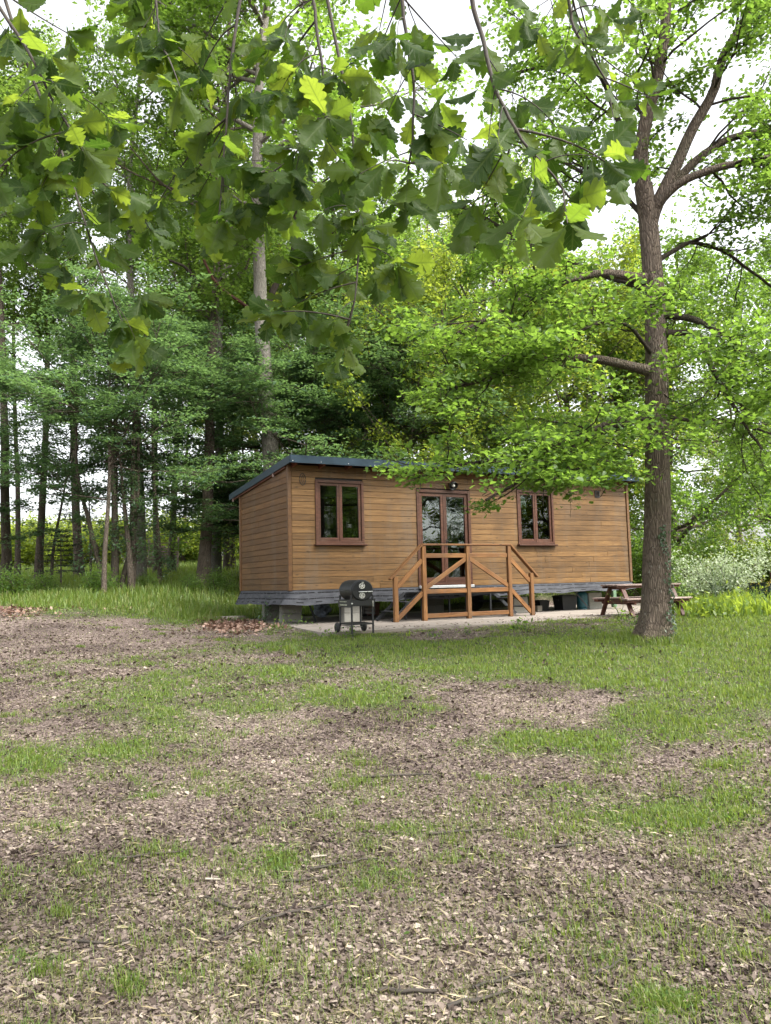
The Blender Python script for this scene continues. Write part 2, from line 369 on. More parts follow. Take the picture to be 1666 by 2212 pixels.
M_BLOCK = concrete('block_concrete', (.20, .195, .17), (.31, .30, .265))
M_LOG = simple('log_bark', (.16, .12, .09), .85, 0, .3, 10)
M_STONE = concrete('pale_stone', (.24, .21, .17), (.34, .30, .25))
membrane(); glass_mat()
M_BARK = bark('oak_bark', (.05, .038, .030), (.185, .145, .113), lich=.5)
M_BARK_D = bark('dark_bark', (.045, .036, .029), (.15, .12, .092), lich=.4)
M_BARK_L = bark('lichen_bark', (.12, .108, .09), (.32, .29, .25), (.40, .41, .36), .6)
M_BARK_R = bark('limb_bark', (.028, .022, .017), (.085, .066, .05), lich=.3, sc=2)
L_OAK = leafmat('oak_leaf', [(.045, .09, .02), (.06, .112, .024), (.075, .13, .026), (.095, .15, .03)], (.27, .44, .055), .5)
L_FOREST = leafmat('forest_leaf', [(.048, .098, .026), (.062, .118, .03), (.078, .135, .034), (.095, .15, .036)], (.28, .43, .06), .5)
L_TEAL = leafmat('hornbeam_leaf', [(.044, .092, .05), (.058, .112, .062), (.078, .135, .078), (.10, .155, .09)], (.20, .34, .09), .45, .42, .55)
L_YELLOW = leafmat('sunlit_leaf', [(.075, .12, .022), (.095, .145, .025), (.12, .165, .03), (.10, .14, .03)], (.44, .54, .06), .52)
L_PALE = leafmat('pale_bush_leaf', [(.34, .40, .26), (.45, .49, .38), (.24, .32, .14), (.58, .60, .5)], (.45, .55, .28), .42)
L_SPRUCE = leafmat('spruce_needle', [(.015, .03, .014), (.02, .038, .016)], (.03, .06, .015), .2)
L_GRASS = leafmat('grass_blade', [(.06, .105, .02), (.08, .14, .026), (.10, .16, .03), (.13, .175, .04), (.21, .19, .08)], (.28, .38, .045), .45)
L_LUSH = leafmat('lush_leaf', [(.08, .15, .025), (.11, .18, .03), (.14, .20, .035)], (.36, .46, .05), .5)
L_LITTER = leafmat('dead_leaf', [(.11, .085, .07), (.155, .122, .102), (.195, .157, .132), (.24, .195, .165), (.36, .305, .25)], (.16, .11, .06), .12, .75, .2, False, True)
L_LITTER_R = leafmat('russet_dead_leaf', [(.08, .046, .034), (.14, .082, .06), (.21, .135, .10), (.30, .21, .165)], (.16, .08, .04), .15, .7, .25)
L_CHIP = leafmat('bark_crumb', [(.075, .058, .048), (.11, .085, .071), (.15, .118, .10), (.20, .16, .135)], (.05, .03, .02), .1, .85, .1, False, True)
L_THIN = leafmat('thin_grass_blade', [(.09, .12, .035), (.13, .155, .045), (.20, .19, .085), (.30, .26, .15)], (.25, .3, .06), .35)
L_STRAW = leafmat('dry_straw', [(.20, .16, .09), (.34, .28, .17), (.42, .36, .24), (.16, .16, .06)], (.2, .16, .08), .2, .7, .2)
M_BIGLEAF = big_leaf('foreground_oak_leaf')
L_IVY = leafmat('ivy_leaf', [(.025, .06, .02), (.035, .075, .022)], (.06, .12, .02), .3, .35, .5)
L_CREAM = leafmat('pale_floret', [(.45, .45, .33), (.55, .53, .38)], (.3, .3, .2), .3)
L_YELLOWFLOWER = leafmat('yellow_petal', [(.55, .42, .05), (.62, .5, .08)], (.4, .3, .03), .3)

# ------------------------------------------------------------------ mesh helpers
def link(o, parent=None):
    COL.objects.link(o)
    if parent is not None: o.parent = parent
    return o

def np_mesh(name, V, faces_flat, counts, mat, smooth_=False):
    me = bpy.data.meshes.new(name)
    V = np.ascontiguousarray(V, dtype=np.float32); F = np.ascontiguousarray(faces_flat, dtype=np.int32)
    counts = np.ascontiguousarray(counts, dtype=np.int32)
    me.vertices.add(len(V)); me.vertices.foreach_set('co', V.ravel())
    me.loops.add(len(F)); me.loops.foreach_set('vertex_index', F)
    me.polygons.add(len(counts))
    st = np.zeros(len(counts), np.int32); st[1:] = np.cumsum(counts)[:-1]
    me.polygons.foreach_set('loop_start', st)
    if smooth_: me.polygons.foreach_set('use_smooth', np.ones(len(counts), bool))
    me.update(calc_edges=True)
    if mat is not None: me.materials.append(mat)
    return me

def empty(name, loc=(0, 0, 0), rz=0.0, label=None, cat=None, group=None, rot=None, scale=1.0):
    o = bpy.data.objects.new(name, None); COL.objects.link(o)
    o.empty_display_size = .1; o.location = loc; o.rotation_euler = rot or (0, 0, rz)
    if not isinstance(scale, (int, float)): o.scale = scale
    elif scale != 1.0: o.scale = (scale,) * 3
    tag(o, label, cat, group); return o

def tag(o, label=None, cat=None, group=None, kind=None):
    if label: o['label'] = label
    if cat: o['category'] = cat
    if group: o['group'] = group
    if kind: o['kind'] = kind
    return o

def mobj(name, me, parent=None, loc=None):
    o = bpy.data.objects.new(name, me); link(o, parent)
    if loc is not None: o.location = loc
    return o

def dup(root, loc, rot=(0, 0, 0), scale=(1, 1, 1), label=None, group=None):
    r = root.copy(); COL.objects.link(r); r.location = loc; r.rotation_euler = rot; r.scale = scale
    if label: r['label'] = label
    if group: r['group'] = group
    for ch in list(root.children):
        c = ch.copy(); COL.objects.link(c); c.parent = r
        for g in list(ch.children):
            d = g.copy(); COL.objects.link(d); d.parent = c
    return r

class MB:
    """collects boxes, bars, tubes and lathes in one mesh"""
    def __init__(s): s.v = []; s.f = []; s.sm = []
    def add(s, V, F, sm=False):
        k = len(s.v); s.v += [tuple(map(float, p)) for p in V]; s.f += [tuple(i + k for i in f) for f in F]; s.sm += [sm] * len(F); return s
    def box(s, c, d, R=None, bev=0.0):
        """centre, full size; bev chamfers all edges"""
        x, y, z = (q / 2 for q in d)
        if bev <= 0:
            V = [(a * x, b * y, e * z) for a in (-1, 1) for b in (-1, 1) for e in (-1, 1)]
            F = [(0, 1, 3, 2), (4, 6, 7, 5), (0, 4, 5, 1), (2, 3, 7, 6), (0, 2, 6, 4), (1, 5, 7, 3)]
        else:
            b_ = min(bev, x * .9, y * .9, z * .9); V = []; idx = {}
            for a in (-1, 1):
                for b in (-1, 1):
                    for e in (-1, 1):
                        for ax in range(3):
                            p = [a * x, b * y, e * z]
                            for q, (sg, h) in enumerate(((a, x), (b, y), (e, z))):
                                if q != ax: p[q] = sg * (h - b_)
                            idx[a, b, e, ax] = len(V); V.append(tuple(p))
            F = []
            for ax in range(3):
                o1, o2 = [q for q in range(3) if q != ax]
                for sg in (-1, 1):
                    def key(u, v, ax_=ax, sg_=sg, o1_=o1, o2_=o2, which=None):
                        k = [0, 0, 0]; k[ax_] = sg_; k[o1_] = u; k[o2_] = v; return (*k, which if which is not None else ax_)
                    q = [idx[key(-1, -1)], idx[key(1, -1)], idx[key(1, 1)], idx[key(-1, 1)]]
                    F.append(tuple(q))
            for ax in range(3):           # edges parallel to ax
                o1, o2 = [q for q in range(3) if q != ax]
                for u in (-1, 1):
                    for v in (-1, 1):
                        def kk(w, which):
                            k = [0, 0, 0]; k[ax] = w; k[o1] = u; k[o2] = v; return idx[(*k, which)]
                        F.append((kk(-1, o1), kk(1, o1), kk(1, o2), kk(-1, o2)))
            for a in (-1, 1):
                for b in (-1, 1):
                    for e in (-1, 1): F.append(tuple(idx[a, b, e, ax] for ax in range(3)))
        c = Vector(c); V = [(R @ Vector(p) if R is not None else Vector(p)) + c for p in V]
        return s.add(V, F)
    def bar(s, p, q, w, h, up=(0, 0, 1), bev=0.0):
        p = Vector(p); q = Vector(q); d = (q - p); L = d.length; d.normalize(); u = Vector(up)
        y = u.cross(d)
        if y.length < 1e-4: y = Vector((0, 1, 0)).cross(d)
        y.normalize(); z = d.cross(y); R = Matrix((d, y, z)).transposed()
        return s.box((p + q) / 2, (L, w, h), R, bev)
    def tube(s, pts, rad, n=10, cap=True, sm=True):
        pts = [Vector(p) for p in pts]; m = len(pts)
        if not hasattr(rad, '__len__'): rad = [rad] * m
        V = []; F = []
        t0 = (pts[1] - pts[0]).normalized(); ref = Vector((0, 0, 1)) if abs(t0.z) < .9 else Vector((1, 0, 0))
        for i, p in enumerate(pts):
            t = (pts[min(i + 1, m - 1)] - pts[max(i - 1, 0)]).normalized()
            a = t.cross(ref).normalized(); b = t.cross(a)
            for k in range(n):
                g = 2 * math.pi * k / n; V.append(p + (a * math.cos(g) + b * math.sin(g)) * rad[i])
        for i in range(m - 1):
            for k in range(n): F.append((i * n + k, i * n + (k + 1) % n, (i + 1) * n + (k + 1) % n, (i + 1) * n + k))
        s.add(V, F, sm)
        if cap: s.add(V[:n], [tuple(range(n))]); s.add(V[-n:], [tuple(range(n))])
        return s
    def lathe(s, prof, c=(0, 0, 0), n=20, R=None, sm=True):
        V = []; F = []; c = Vector(c)
        for (r, z) in prof:
            for k in range(n):
                g = 2 * math.pi * k / n; p = Vector((r * math.cos(g), r * math.sin(g), z)); V.append((R @ p if R is not None else p) + c)
        for i in range(len(prof) - 1):
            for k in range(n): F.append((i * n + k, i * n + (k + 1) % n, (i + 1) * n + (k + 1) % n, (i + 1) * n + k))
        return s.add(V, F, sm)
    def prism(s, poly, c0, ax_u, ax_v, ax_w, depth):
        """polygon in (u,v) extruded by depth along w"""
        c0 = Vector(c0); u = Vector(ax_u); v = Vector(ax_v); w = Vector(ax_w); n = len(poly)
        A = [c0 + u * a + v * b for a, b in poly]; B = [p + w * depth for p in A]
        F = [tuple(range(n))[::-1], tuple(range(n, 2 * n))] + [(i, (i + 1) % n, n + (i + 1) % n, n + i) for i in range(n)]
        return s.add(A + B, F)
    def mesh(s, name, mat):
        me = bpy.data.meshes.new(name); me.from_pydata(s.v, [], s.f); me.polygons.foreach_set('use_smooth', s.sm)
        me.materials.append(mat); me.update(); return me
    def build(s, name, mat, parent=None, loc=None):
        o = mobj(name, s.mesh(name, mat), parent, loc)
        import bmesh
        bm = bmesh.new(); bm.from_mesh(o.data); bmesh.ops.recalc_face_normals(bm, faces=bm.faces); bm.to_mesh(o.data); bm.free()
        return o

# ------------------------------------------------------------------ vegetation helpers (vectorised)
UP = np.array([0, 0, 1.0])
def nrm(v): return v / (np.linalg.norm(v, axis=-1, keepdims=True) + 1e-9)

def curves(rng, P0, D, L, r0, r1, n, wob, grav=0.0, taper=1.0):
    P0 = np.atleast_2d(P0); B = len(P0); D = nrm(np.atleast_2d(D)); L = np.broadcast_to(L, (B,)); out = [P0]; p = P0.copy(); d = D.copy()
    for i in range(n):
        d = nrm(d + rng.normal(0, wob, (B, 3)) + UP * np.reshape(np.broadcast_to(grav, (B,)), (B, 1)))
        p = p + d * (L / n)[:, None]; out.append(p)
    pts = np.stack(out, 1); t = np.linspace(0, 1, n + 1)[None, :] ** taper
    r0 = np.broadcast_to(r0, (B,)); r1 = np.broadcast_to(r1, (B,))
    return pts, r0[:, None] * (1 - t) + r1[:, None] * t

def children(rng, pts, rad, k, t0, t1, ang, spread=.25, flat=0.0):
    """k start points and directions along every curve"""
    B, n, _ = pts.shape
    t = rng.uniform(t0, t1, (B, k)) * (n - 1); i = np.clip(t.astype(int), 0, n - 2); f = (t - i)[..., None]
    bi = np.arange(B)[:, None]
    P = pts[bi, i] * (1 - f) + pts[bi, i + 1] * f
    T = nrm(pts[bi, i + 1] - pts[bi, i])
    R = rad[bi, i] * (1 - f[..., 0]) + rad[bi, i + 1] * f[..., 0]
    rv = nrm(rng.normal(0, 1, (B, k, 3)) * np.array([1, 1, 1 - flat])); side = nrm(rv - T * (rv * T).sum(-1, keepdims=True))
    if flat: side = nrm(side * np.array([1, 1, 1 - flat]))
    a = ang + rng.normal(0, spread, (B, k, 1))
    D = nrm(T * np.cos(a) + side * np.sin(a))
    return P.reshape(-1, 3), D.reshape(-1, 3), R.reshape(-1), (t / (n - 1)).reshape(-1)

def tube_arrays(pts, rad, k):
    B, n, _ = pts.shape
    T = nrm(np.gradient(pts, axis=1)); ref = np.where(np.abs(T[:, :1, 2:]) < .9, UP, np.array([1.0, 0, 0]))
    a = nrm(np.cross(T, np.broadcast_to(ref, T.shape))); b = np.cross(T, a)
    g = np.arange(k) * 2 * math.pi / k
    V = pts[:, :, None] + (a[:, :, None] * np.cos(g)[None, None, :, None] + b[:, :, None] * np.sin(g)[None, None, :, None]) * rad[:, :, None, None]
    base = (np.arange(B) * n * k)[:, None, None] + (np.arange(n - 1) * k)[None, :, None]
    j = np.arange(k)[None, None, :]; j2 = (j + 1) % k
    F = np.stack([base + j, base + j2, base + k + j2, base + k + j], -1).reshape(-1, 4)
    return V.reshape(-1, 3), F

def tubes_mesh(name, sets, mat):
    Vs = []; Fs = []; o = 0
    for pts, rad, k in sets:
        V, F = tube_arrays(pts, rad, k); Vs.append(V); Fs.append(F + o); o += len(V)
    V = np.concatenate(Vs); F = np.concatenate(Fs)
    return np_mesh(name, V, F.ravel(), np.full(len(F), 4), mat, True)

RHOMB = (np.array([(0, 0, 0), (.30, .45, .07), (0, 1, -.04), (-.30, .45, .07)]), [(0, 1, 2), (0, 2, 3)])
OVAL = (np.array([(0, 0, 0), (.20, .25, .05), (.24, .6, .06), (0, 1, -.06), (-.24, .6, .06), (-.20, .25, .05), (0, .5, 0)]), [(0, 1, 6), (1, 2, 6), (2, 3, 6), (3, 4, 6), (4, 5, 6), (5, 0, 6)])
LOBED = (np.array([(0, 0, 0), (.10, .22, .03), (.26, .40, .06), (.17, .50, .04), (.33, .66, .05), (.20, .76, .03), (.2, .92, .0), (0, 1, -.05),
                   (-.2, .92, 0), (-.20, .76, .03), (-.33, .66, .05), (-.17, .50, .04), (-.26, .40, .06), (-.10, .22, .03), (0, .5, 0), (0, .78, -.01)]),
         [(0, 1, 14), (1, 2, 14), (2, 3, 14), (3, 15, 14), (3, 4, 15), (4, 5, 15), (5, 6, 15), (6, 7, 15), (7, 8, 15), (8, 9, 15), (9, 10, 15), (10, 11, 15), (11, 14, 15), (11, 12, 14), (12, 13, 14), (13, 0, 14)])
LOB8 = (np.array([(0, 0, 0), (.16, .26, .03), (.27, .42, .06), (.20, .54, .04), (.32, .72, .04), (.17, .9, .0), (0, 1, -.05), (-.17, .9, 0), (-.32, .72, .04), (-.20, .54, .04), (-.27, .42, .06), (-.16, .26, .03), (0, .55, 0)]),
        [(i, i + 1, 12) for i in range(11)] + [(11, 0, 12)])
CURL = (np.array([(0, 0, .0), (.28, .3, .12), (.22, .75, .17), (0, 1, .05), (-.26, .65, .12), (-.3, .3, .09)]), [(0, 1, 2, 3), (0, 3, 4, 5)])

def scatter_mesh(name, rng, P, Nrm, size, mat, tmpl=RHOMB, dirs=None, jw=.25):
    """one small face group per point"""
    n = len(P); tv, tf = tmpl
    Nv = nrm(Nrm)
    d = rng.normal(0, 1, (n, 3)) if dirs is None else dirs
    v = nrm(d - Nv * (d * Nv).sum(-1, keepdims=True)); u = np.cross(v, Nv)
    s = np.broadcast_to(size, (n,))[:, None, None]
    wv = (1 + rng.uniform(-jw, jw, (n, 1, 1)))
    V = P[:, None] + s * (tv[None, :, 0:1] * u[:, None] * wv + tv[None, :, 1:2] * v[:, None] + tv[None, :, 2:3] * Nv[:, None])
    m = len(tv); k = len(tf[0])
    if all(len(f) == k for f in tf):
        F = (np.array(tf)[None] + (np.arange(n) * m)[:, None, None]).reshape(-1); cnt = np.full(n * len(tf), k)
    return np_mesh(name, V.reshape(-1, 3), F, cnt, mat)

def leaf_cloud(rng, pts, per, spread, t0=.15):
    """leaf positions round twigs, denser to the tips"""
    B, n, _ = pts.shape
    t = (t0 + (1 - t0) * rng.uniform(0, 1, (B, per)) ** .7) * (n - 1); i = np.clip(t.astype(int), 0, n - 2); f = (t - i)[..., None]
    bi = np.arange(B)[:, None]
    P = pts[bi, i] * (1 - f) + pts[bi, i + 1] * f + rng.normal(0, spread, (B, per, 3))
    return P.reshape(-1, 3)

def tree_meshes(seed, H=23, r=.3, first=.3, Lmax=4.5, nb=26, k2=6, k3=4, per=34, leaf=.18, spread=.20, bm=M_BARK, lm=L_FOREST, ang=1.15,
                grav=.03, upb=.75, top=1.0, lean=(0, 0), wob=.035, tmpl=RHOMB, low=.45, flat=0.0, twigs=True):
    rng = np.random.default_rng(seed)
    tp, tr = curves(rng, np.array([[0, 0, -.25]]), np.array([[lean[0], lean[1], 1]]), H, r, r * .18, 16, wob, .06)
    tr[0, 0] = r * 1.45; tr[0, 1] *= 1.04
    P, D, R, t = children(rng, tp, tr, nb, first, .99, ang, .18)
    hz = (t - first) / (1 - first)
    L = Lmax * (low + (1 - low) * np.sin(np.pi * np.clip(hz, .02, 1) ** .8)) * rng.uniform(.65, 1.15, len(P)) * np.where(hz > .85, .6 * top, 1)
    b1, r1 = curves(rng, P, D, L, np.minimum(R * .55, .02 + L * .016), .014, 7, .13, grav)
    P2, D2, R2, _ = children(rng, b1, r1, k2, .22, 1.0, .85, .25, flat)
    L2 = np.repeat(L, k2) * rng.uniform(.22, .48, len(P2))
    b2, r2 = curves(rng, P2, D2, L2, np.minimum(R2 * .7, .02), .007, 4, .16, .02)
    P3, D3, R3, _ = children(rng, b2, r2, k3, .25, 1.0, .8, .3, flat)
    L3 = rng.uniform(.35, .8, len(P3))
    b3, r3 = curves(rng, P3, D3, L3, .007, .003, 3, .2, .0)
    sets = [(tp, tr, 12), (b1, r1, 6), (b2, r2, 4)]
    if twigs: sets.append((b3, r3, 3))
    trunk = tubes_mesh('trunk', sets, bm)
    Pl = leaf_cloud(rng, b3, per, spread)
    if flat: Pl[:, 2] = np.repeat(b3[:, -1, 2], per) * flat + Pl[:, 2] * (1 - flat)
    Nv = rng.normal(0, 1, (len(Pl), 3)) * (1 - upb) + UP * upb + rng.normal(0, .25, (len(Pl), 3))
    crown = scatter_mesh('crown', rng, Pl, Nv, leaf * rng.uniform(.65, 1.2, len(Pl)), lm, tmpl)
    return trunk, crown

def make_tree(name, meshes, loc, rz, scale, label, cat='tree', group=None, rot=None):
    o = empty(name, loc, rz, label, cat, group, rot, scale)
    for nm, me in zip(('trunk', 'crown'), meshes): mobj(nm, me, o)
    return o

def bush_meshes(seed, H=2.2, W=1.6, n=5000, leaf=.13, lm=L_YELLOW, stems=16, bm=M_BARK_D, upb=.5, tmpl=RHOMB):
    rng = np.random.default_rng(seed)
    a = rng.uniform(0, 2 * math.pi, stems); tilt = rng.uniform(.05, .7, stems)
    D = np.stack([np.cos(a) * tilt, np.sin(a) * tilt, np.ones(stems)], 1)
    b1, r1 = curves(rng, rng.normal(0, .12, (stems, 3)) * np.array([1, 1, 0]) - UP * .1, D, H * rng.uniform(.6, 1, stems), .022, .006, 6, .12, -.01)
    b1[:, :, :2] *= W / 1.6
    P2, D2, R2, _ = children(rng, b1, r1, 8, .15, 1, .8, .3)
    b2, r2 = curves(rng, P2, D2, H * rng.uniform(.15, .35, len(P2)), .006, .003, 3, .2, .0)
    st = tubes_mesh('stem', [(b1, r1, 5), (b2, r2, 3)], bm)
    P = leaf_cloud(rng, b2, max(1, n // len(b2)), .16)
    P[:, 2] = np.maximum(P[:, 2], .02)
    Nv = rng.normal(0, 1, (len(P), 3)) * (1 - upb) + UP * upb
    return st, scatter_mesh('foliage', rng, P, Nv, leaf * rng.uniform(.6, 1.2, len(P)), lm, tmpl)

def make_bush(name, meshes, loc, rz, scale, label, cat='bush', group=None):
    o = empty(name, loc, rz, label, cat, group, None, scale)
    for nm, me in zip(('stem', 'foliage'), meshes): mobj(nm, me, o)
    return o

def gpos(px, y):
    """point of the ground at depth y under picture column px (near the horizon row)"""
    x = float(at(px, 1240, y)[0]); return Vector((x, y, float(ground_z(x, y))))

# ------------------------------------------------------------------ ground, pavement
def build_ground():
    def axis(lo, hi, c, step, grow):
        a = [c]; st = step
        while a[-1] < hi: a.append(a[-1] + st); st = st * grow if abs(a[-1] - c) > 13 else st
        b = [c]; st = step
        while b[-1] > lo: b.append(b[-1] - st); st = st * grow if abs(b[-1] - c) > 13 else st
        return np.array(b[::-1][:-1] + a)
    xs = axis(-260, 260, 1, .14, 1.07); ys = axis(-60, 320, 11, .14, 1.07)
    X, Y = np.meshgrid(xs, ys); Z = ground_z(X, Y)
    V = np.stack([X, Y, Z], -1).reshape(-1, 3); w = len(xs); h = len(ys)
    i = (np.arange(h - 1)[:, None] * w + np.arange(w - 1)[None]).reshape(-1)
    F = np.stack([i, i + 1, i + 1 + w, i + w], -1)
    me = np_mesh('ground', V, F.ravel(), np.full(len(F), 4), ground_mat(), True)
    c = grass_cover(X.ravel(), Y.ravel(), Z.ravel())
    me.attributes.new('cover', 'FLOAT', 'POINT').data.foreach_set('value', c.astype(np.float32))
    tag(mobj('ground', me), kind='structure')
build_ground()

m = MB(); poly = [tuple(hut(s, t)[:2]) for s, t in SLAB]
m.prism(poly, (0, 0, -.12), (1, 0, 0), (0, 1, 0), (0, 0, 1), .12)
tag(m.build('pavement', M_CONC), kind='structure')

# ------------------------------------------------------------------ the cabin
LEN, DEP, ZB, ZT, SLP = 9.696, 3.33, 0.717, 3.267, 0.084
cabin = empty('wooden_cabin', (CX, CY, 0), YAW, 'long timber clad cabin with slate blue sloping roof standing on concrete blocks', 'cabin')
rnd = random.Random(4)
OPEN = [(.585, 1.745, 1.70, 3.09), (3.10, 4.585, .70, 2.97), (5.985, 7.13, 1.70, 3.06)]
ROW = (ZT - ZB) / 19
def plank(L, h, th, mat, loc, rz=0.0, poly=None):
    b = MB()
    if poly is None: b.box((0, 0, 0), (L, th, h), None, .004)
    else: b.prism(poly, (0, -th / 2, 0), (1, 0, 0), (0, 0, 1), (0, 1, 0), th)
    o = b.build('plank', mat, cabin, loc); o.rotation_euler = (rnd.uniform(-.004, .004), 0, rz); return o
for r in range(20):
    z0 = ZB + r * ROW; z1 = z0 + (ROW if r < 19 else .125); zc = (z0 + z1) / 2
    iv = [(.045, LEN - .045)]
    for (a, b, c, d) in OPEN:
        if c - .02 < zc < d + .01:
            new = []
            for (p, q) in iv:
                if b <= p or a >= q: new.append((p, q)); continue
                if a > p: new.append((p, a + .012))
                if b < q: new.append((b - .012, q))
            iv = new
    for (p, q) in iv:
        x = p
        while x < q - .02:
            Lp = rnd.uniform(1.5, 3.9)
            e = q if q - x - Lp < .7 else x + Lp
            plank(e - x - .003, z1 - z0 - .0065, .022, M_PLANK, ((x + e) / 2, -.012 + rnd.uniform(-.0015, .0015), zc)); x = e
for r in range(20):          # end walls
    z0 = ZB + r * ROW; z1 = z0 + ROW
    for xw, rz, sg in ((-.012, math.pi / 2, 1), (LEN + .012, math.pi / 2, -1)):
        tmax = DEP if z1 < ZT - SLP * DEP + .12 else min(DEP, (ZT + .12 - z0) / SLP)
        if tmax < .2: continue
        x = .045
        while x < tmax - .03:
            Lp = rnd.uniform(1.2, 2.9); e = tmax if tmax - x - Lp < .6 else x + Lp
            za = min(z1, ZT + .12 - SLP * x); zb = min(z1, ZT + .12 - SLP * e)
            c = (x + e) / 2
            if za >= z1 and zb >= z1: plank(e - x - .003, ROW - .0065, .022, M_PLANK_SHADED, (xw, c, z0 + ROW / 2), rz)
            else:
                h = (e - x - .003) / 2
                plank(0, 0, .022, M_PLANK_SHADED, (xw, c, z0 + ROW / 2), rz, [(-h, -ROW / 2 + .003), (h, -ROW / 2 + .003), (h, max(zb - z0 - ROW / 2, -ROW / 2 + .006)), (-h, za - z0 - ROW / 2)])
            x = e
# wall cores behind the boards, floor, far walls
m = MB(); xs = [0.003]
for (a, b, c, d) in OPEN:
    m.box(((xs[-1] + a) / 2, .05, (ZB + 3.39) / 2), (a - xs[-1], .09, 3.39 - ZB)); m.box(((a + b) / 2, .05, (d + 3.39) / 2), (b - a, .09, 3.39 - d))
    if c > ZB + .01: m.box(((a + b) / 2, .05, (ZB + c) / 2), (b - a, .09, c - ZB))
    xs.append(b)
m.box(((xs[-1] + LEN - .003) / 2, .05, (ZB + 3.39) / 2), (LEN - .003 - xs[-1], .09, 3.39 - ZB))
def end_poly(t0, t1): return [(t0, ZB), (t1, ZB), (t1, ZT + .12 - SLP * t1), (t0, ZT + .12 - SLP * t0)]
m.prism(end_poly(.1, DEP - .1), (.003, 0, 0), (0, 1, 0), (0, 0, 1), (1, 0, 0), .09)
m.prism(end_poly(.1, DEP - .1), (LEN - .093, 0, 0), (0, 1, 0), (0, 0, 1), (1, 0, 0), .09)
m.box((LEN / 2, DEP - .05, (ZB + ZT + .12 - SLP * DEP) / 2), (LEN - .006, .09, ZT + .12 - SLP * DEP - ZB))
m.build('wall', M_DARK, cabin)
MB().box((LEN / 2, DEP / 2, ZB - .06), (LEN - .02, DEP - .02, .118)).build('floor', M_DARK, cabin)
# corner boards
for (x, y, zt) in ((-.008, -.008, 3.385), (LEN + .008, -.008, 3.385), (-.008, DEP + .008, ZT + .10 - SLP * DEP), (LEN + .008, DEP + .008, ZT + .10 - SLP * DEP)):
    MB().box((0, 0, 0), (zt - ZB + .01, .085, .085), Matrix(((0, 0, 1), (0, 1, 0), (-1, 0, 0))), .006).build('corner_board', M_PLANK_SHADED, cabin, (x, y, (zt + ZB) / 2 - .005))
# roof
S0, S1, T0, T1, RZ0, RS = -.10, LEN + .14, -.36, 4.02, 3.53, .079
def rz(t): return RZ0 - RS * (t - T0)
roof = MB().prism([(T0 + .012, rz(T0) - .004), (T1 - .012, rz(T1) - .004), (T1 - .012, rz(T1) - .055), (T0 + .012, rz(T0) - .055)], (S0 + .012, 0, 0), (0, 1, 0), (0, 0, 1), (1, 0, 0), S1 - S0 - .024).build('roof', M_ROOF, cabin)
rib = MB()
for k in range(24):
    x = S0 + .3 + k * .41; rib.prism([(T0 + .02, rz(T0 + .02)), (T1 - .02, rz(T1 - .02)), (T1 - .02, rz(T1 - .02) + .016), (T0 + .02, rz(T0 + .02) + .016)], (x, 0, -.004), (0, 1, 0), (0, 0, 1), (1, 0, 0), .03)
rib.build('roof_rib', M_ROOF, roof)
f = MB(); f.box(((S0 + S1) / 2, T0, rz(T0) - .078), (S1 - S0, .024, .157), None, .004); f.box(((S0 + S1) / 2, T0 + .022, rz(T0) + .004), (S1 - S0, .07, .012)); fas = f.build('fascia', M_ROOF, roof)
for x, sg in ((S0, -1), (S1, 1)):
    f = MB().prism([(T0 + .013, rz(T0) + .006), (T1, rz(T1) + .006), (T1, rz(T1) - .14), (T0 + .013, rz(T0) - .152)], (x - .012, 0, 0), (0, 1, 0), (0, 0, 1), (1, 0, 0), .024)
    f.build('fascia', M_ROOF, roof)
sc_ = MB()
for k in range(16):
    sc_.lathe([(.011, 0), (.011, .006), (.005, .009), (.0001, .009)], (S0 + .05 + k * .64, T0 - .012, rz(T0) - .12), 6, Matrix(((1, 0, 0), (0, 0, -1), (0, 1, 0))))
tag(sc_.build('screw', M_STEEL, roof), kind='stuff')
def ro(t): return rz(t) - .06
for k in range(3):           # soffit boards under the front eave, two under the end eave
    a = T0 + .016 + k * .108; b = a + .104
    MB().prism([(a, ro(a)), (b, ro(b)), (b, ro(b) - .018), (a, ro(a) - .018)], (S0 + .014, 0, 0), (0, 1, 0), (0, 0, 1), (1, 0, 0), S1 - S0 - .028).build('soffit_board', M_SOFFIT, roof)
MB().prism([(0, ro(0)), (T1 - .03, ro(T1 - .03)), (T1 - .03, ro(T1 - .03) - .018), (0, ro(0) - .018)], (S0 + .014, 0, 0), (0, 1, 0), (0, 0, 1), (1, 0, 0), .075).build('soffit_board', M_SOFFIT, roof)
for k in range(16):
    x = .06 + k * .637
    MB().prism([(T0 + .02, ro(T0) - .019), (-.026, ro(0) - .019), (-.026, ro(0) - .125), (T0 + .10, ro(T0) - .115), (T0 + .02, ro(T0) - .075)], (x - .024, 0, 0), (0, 1, 0), (0, 0, 1), (1, 0, 0), .048).build('rafter', M_SOFFIT, roof)
MB().prism([(.05, ro(.05) - .02), (T1 - .1, ro(T1 - .1) - .02), (T1 - .1, ro(T1 - .1) - .12), (.05, ro(.05) - .12)], (-.075, 0, 0), (0, 1, 0), (0, 0, 1), (1, 0, 0), .045).build('barge_board', M_SOFFIT, roof)
for t in (.75, 3.75):
    MB().box((-.085, t, ro(t) - .12), (.03, .05, .09)).build('purlin_end', M_TABLETOP, roof)

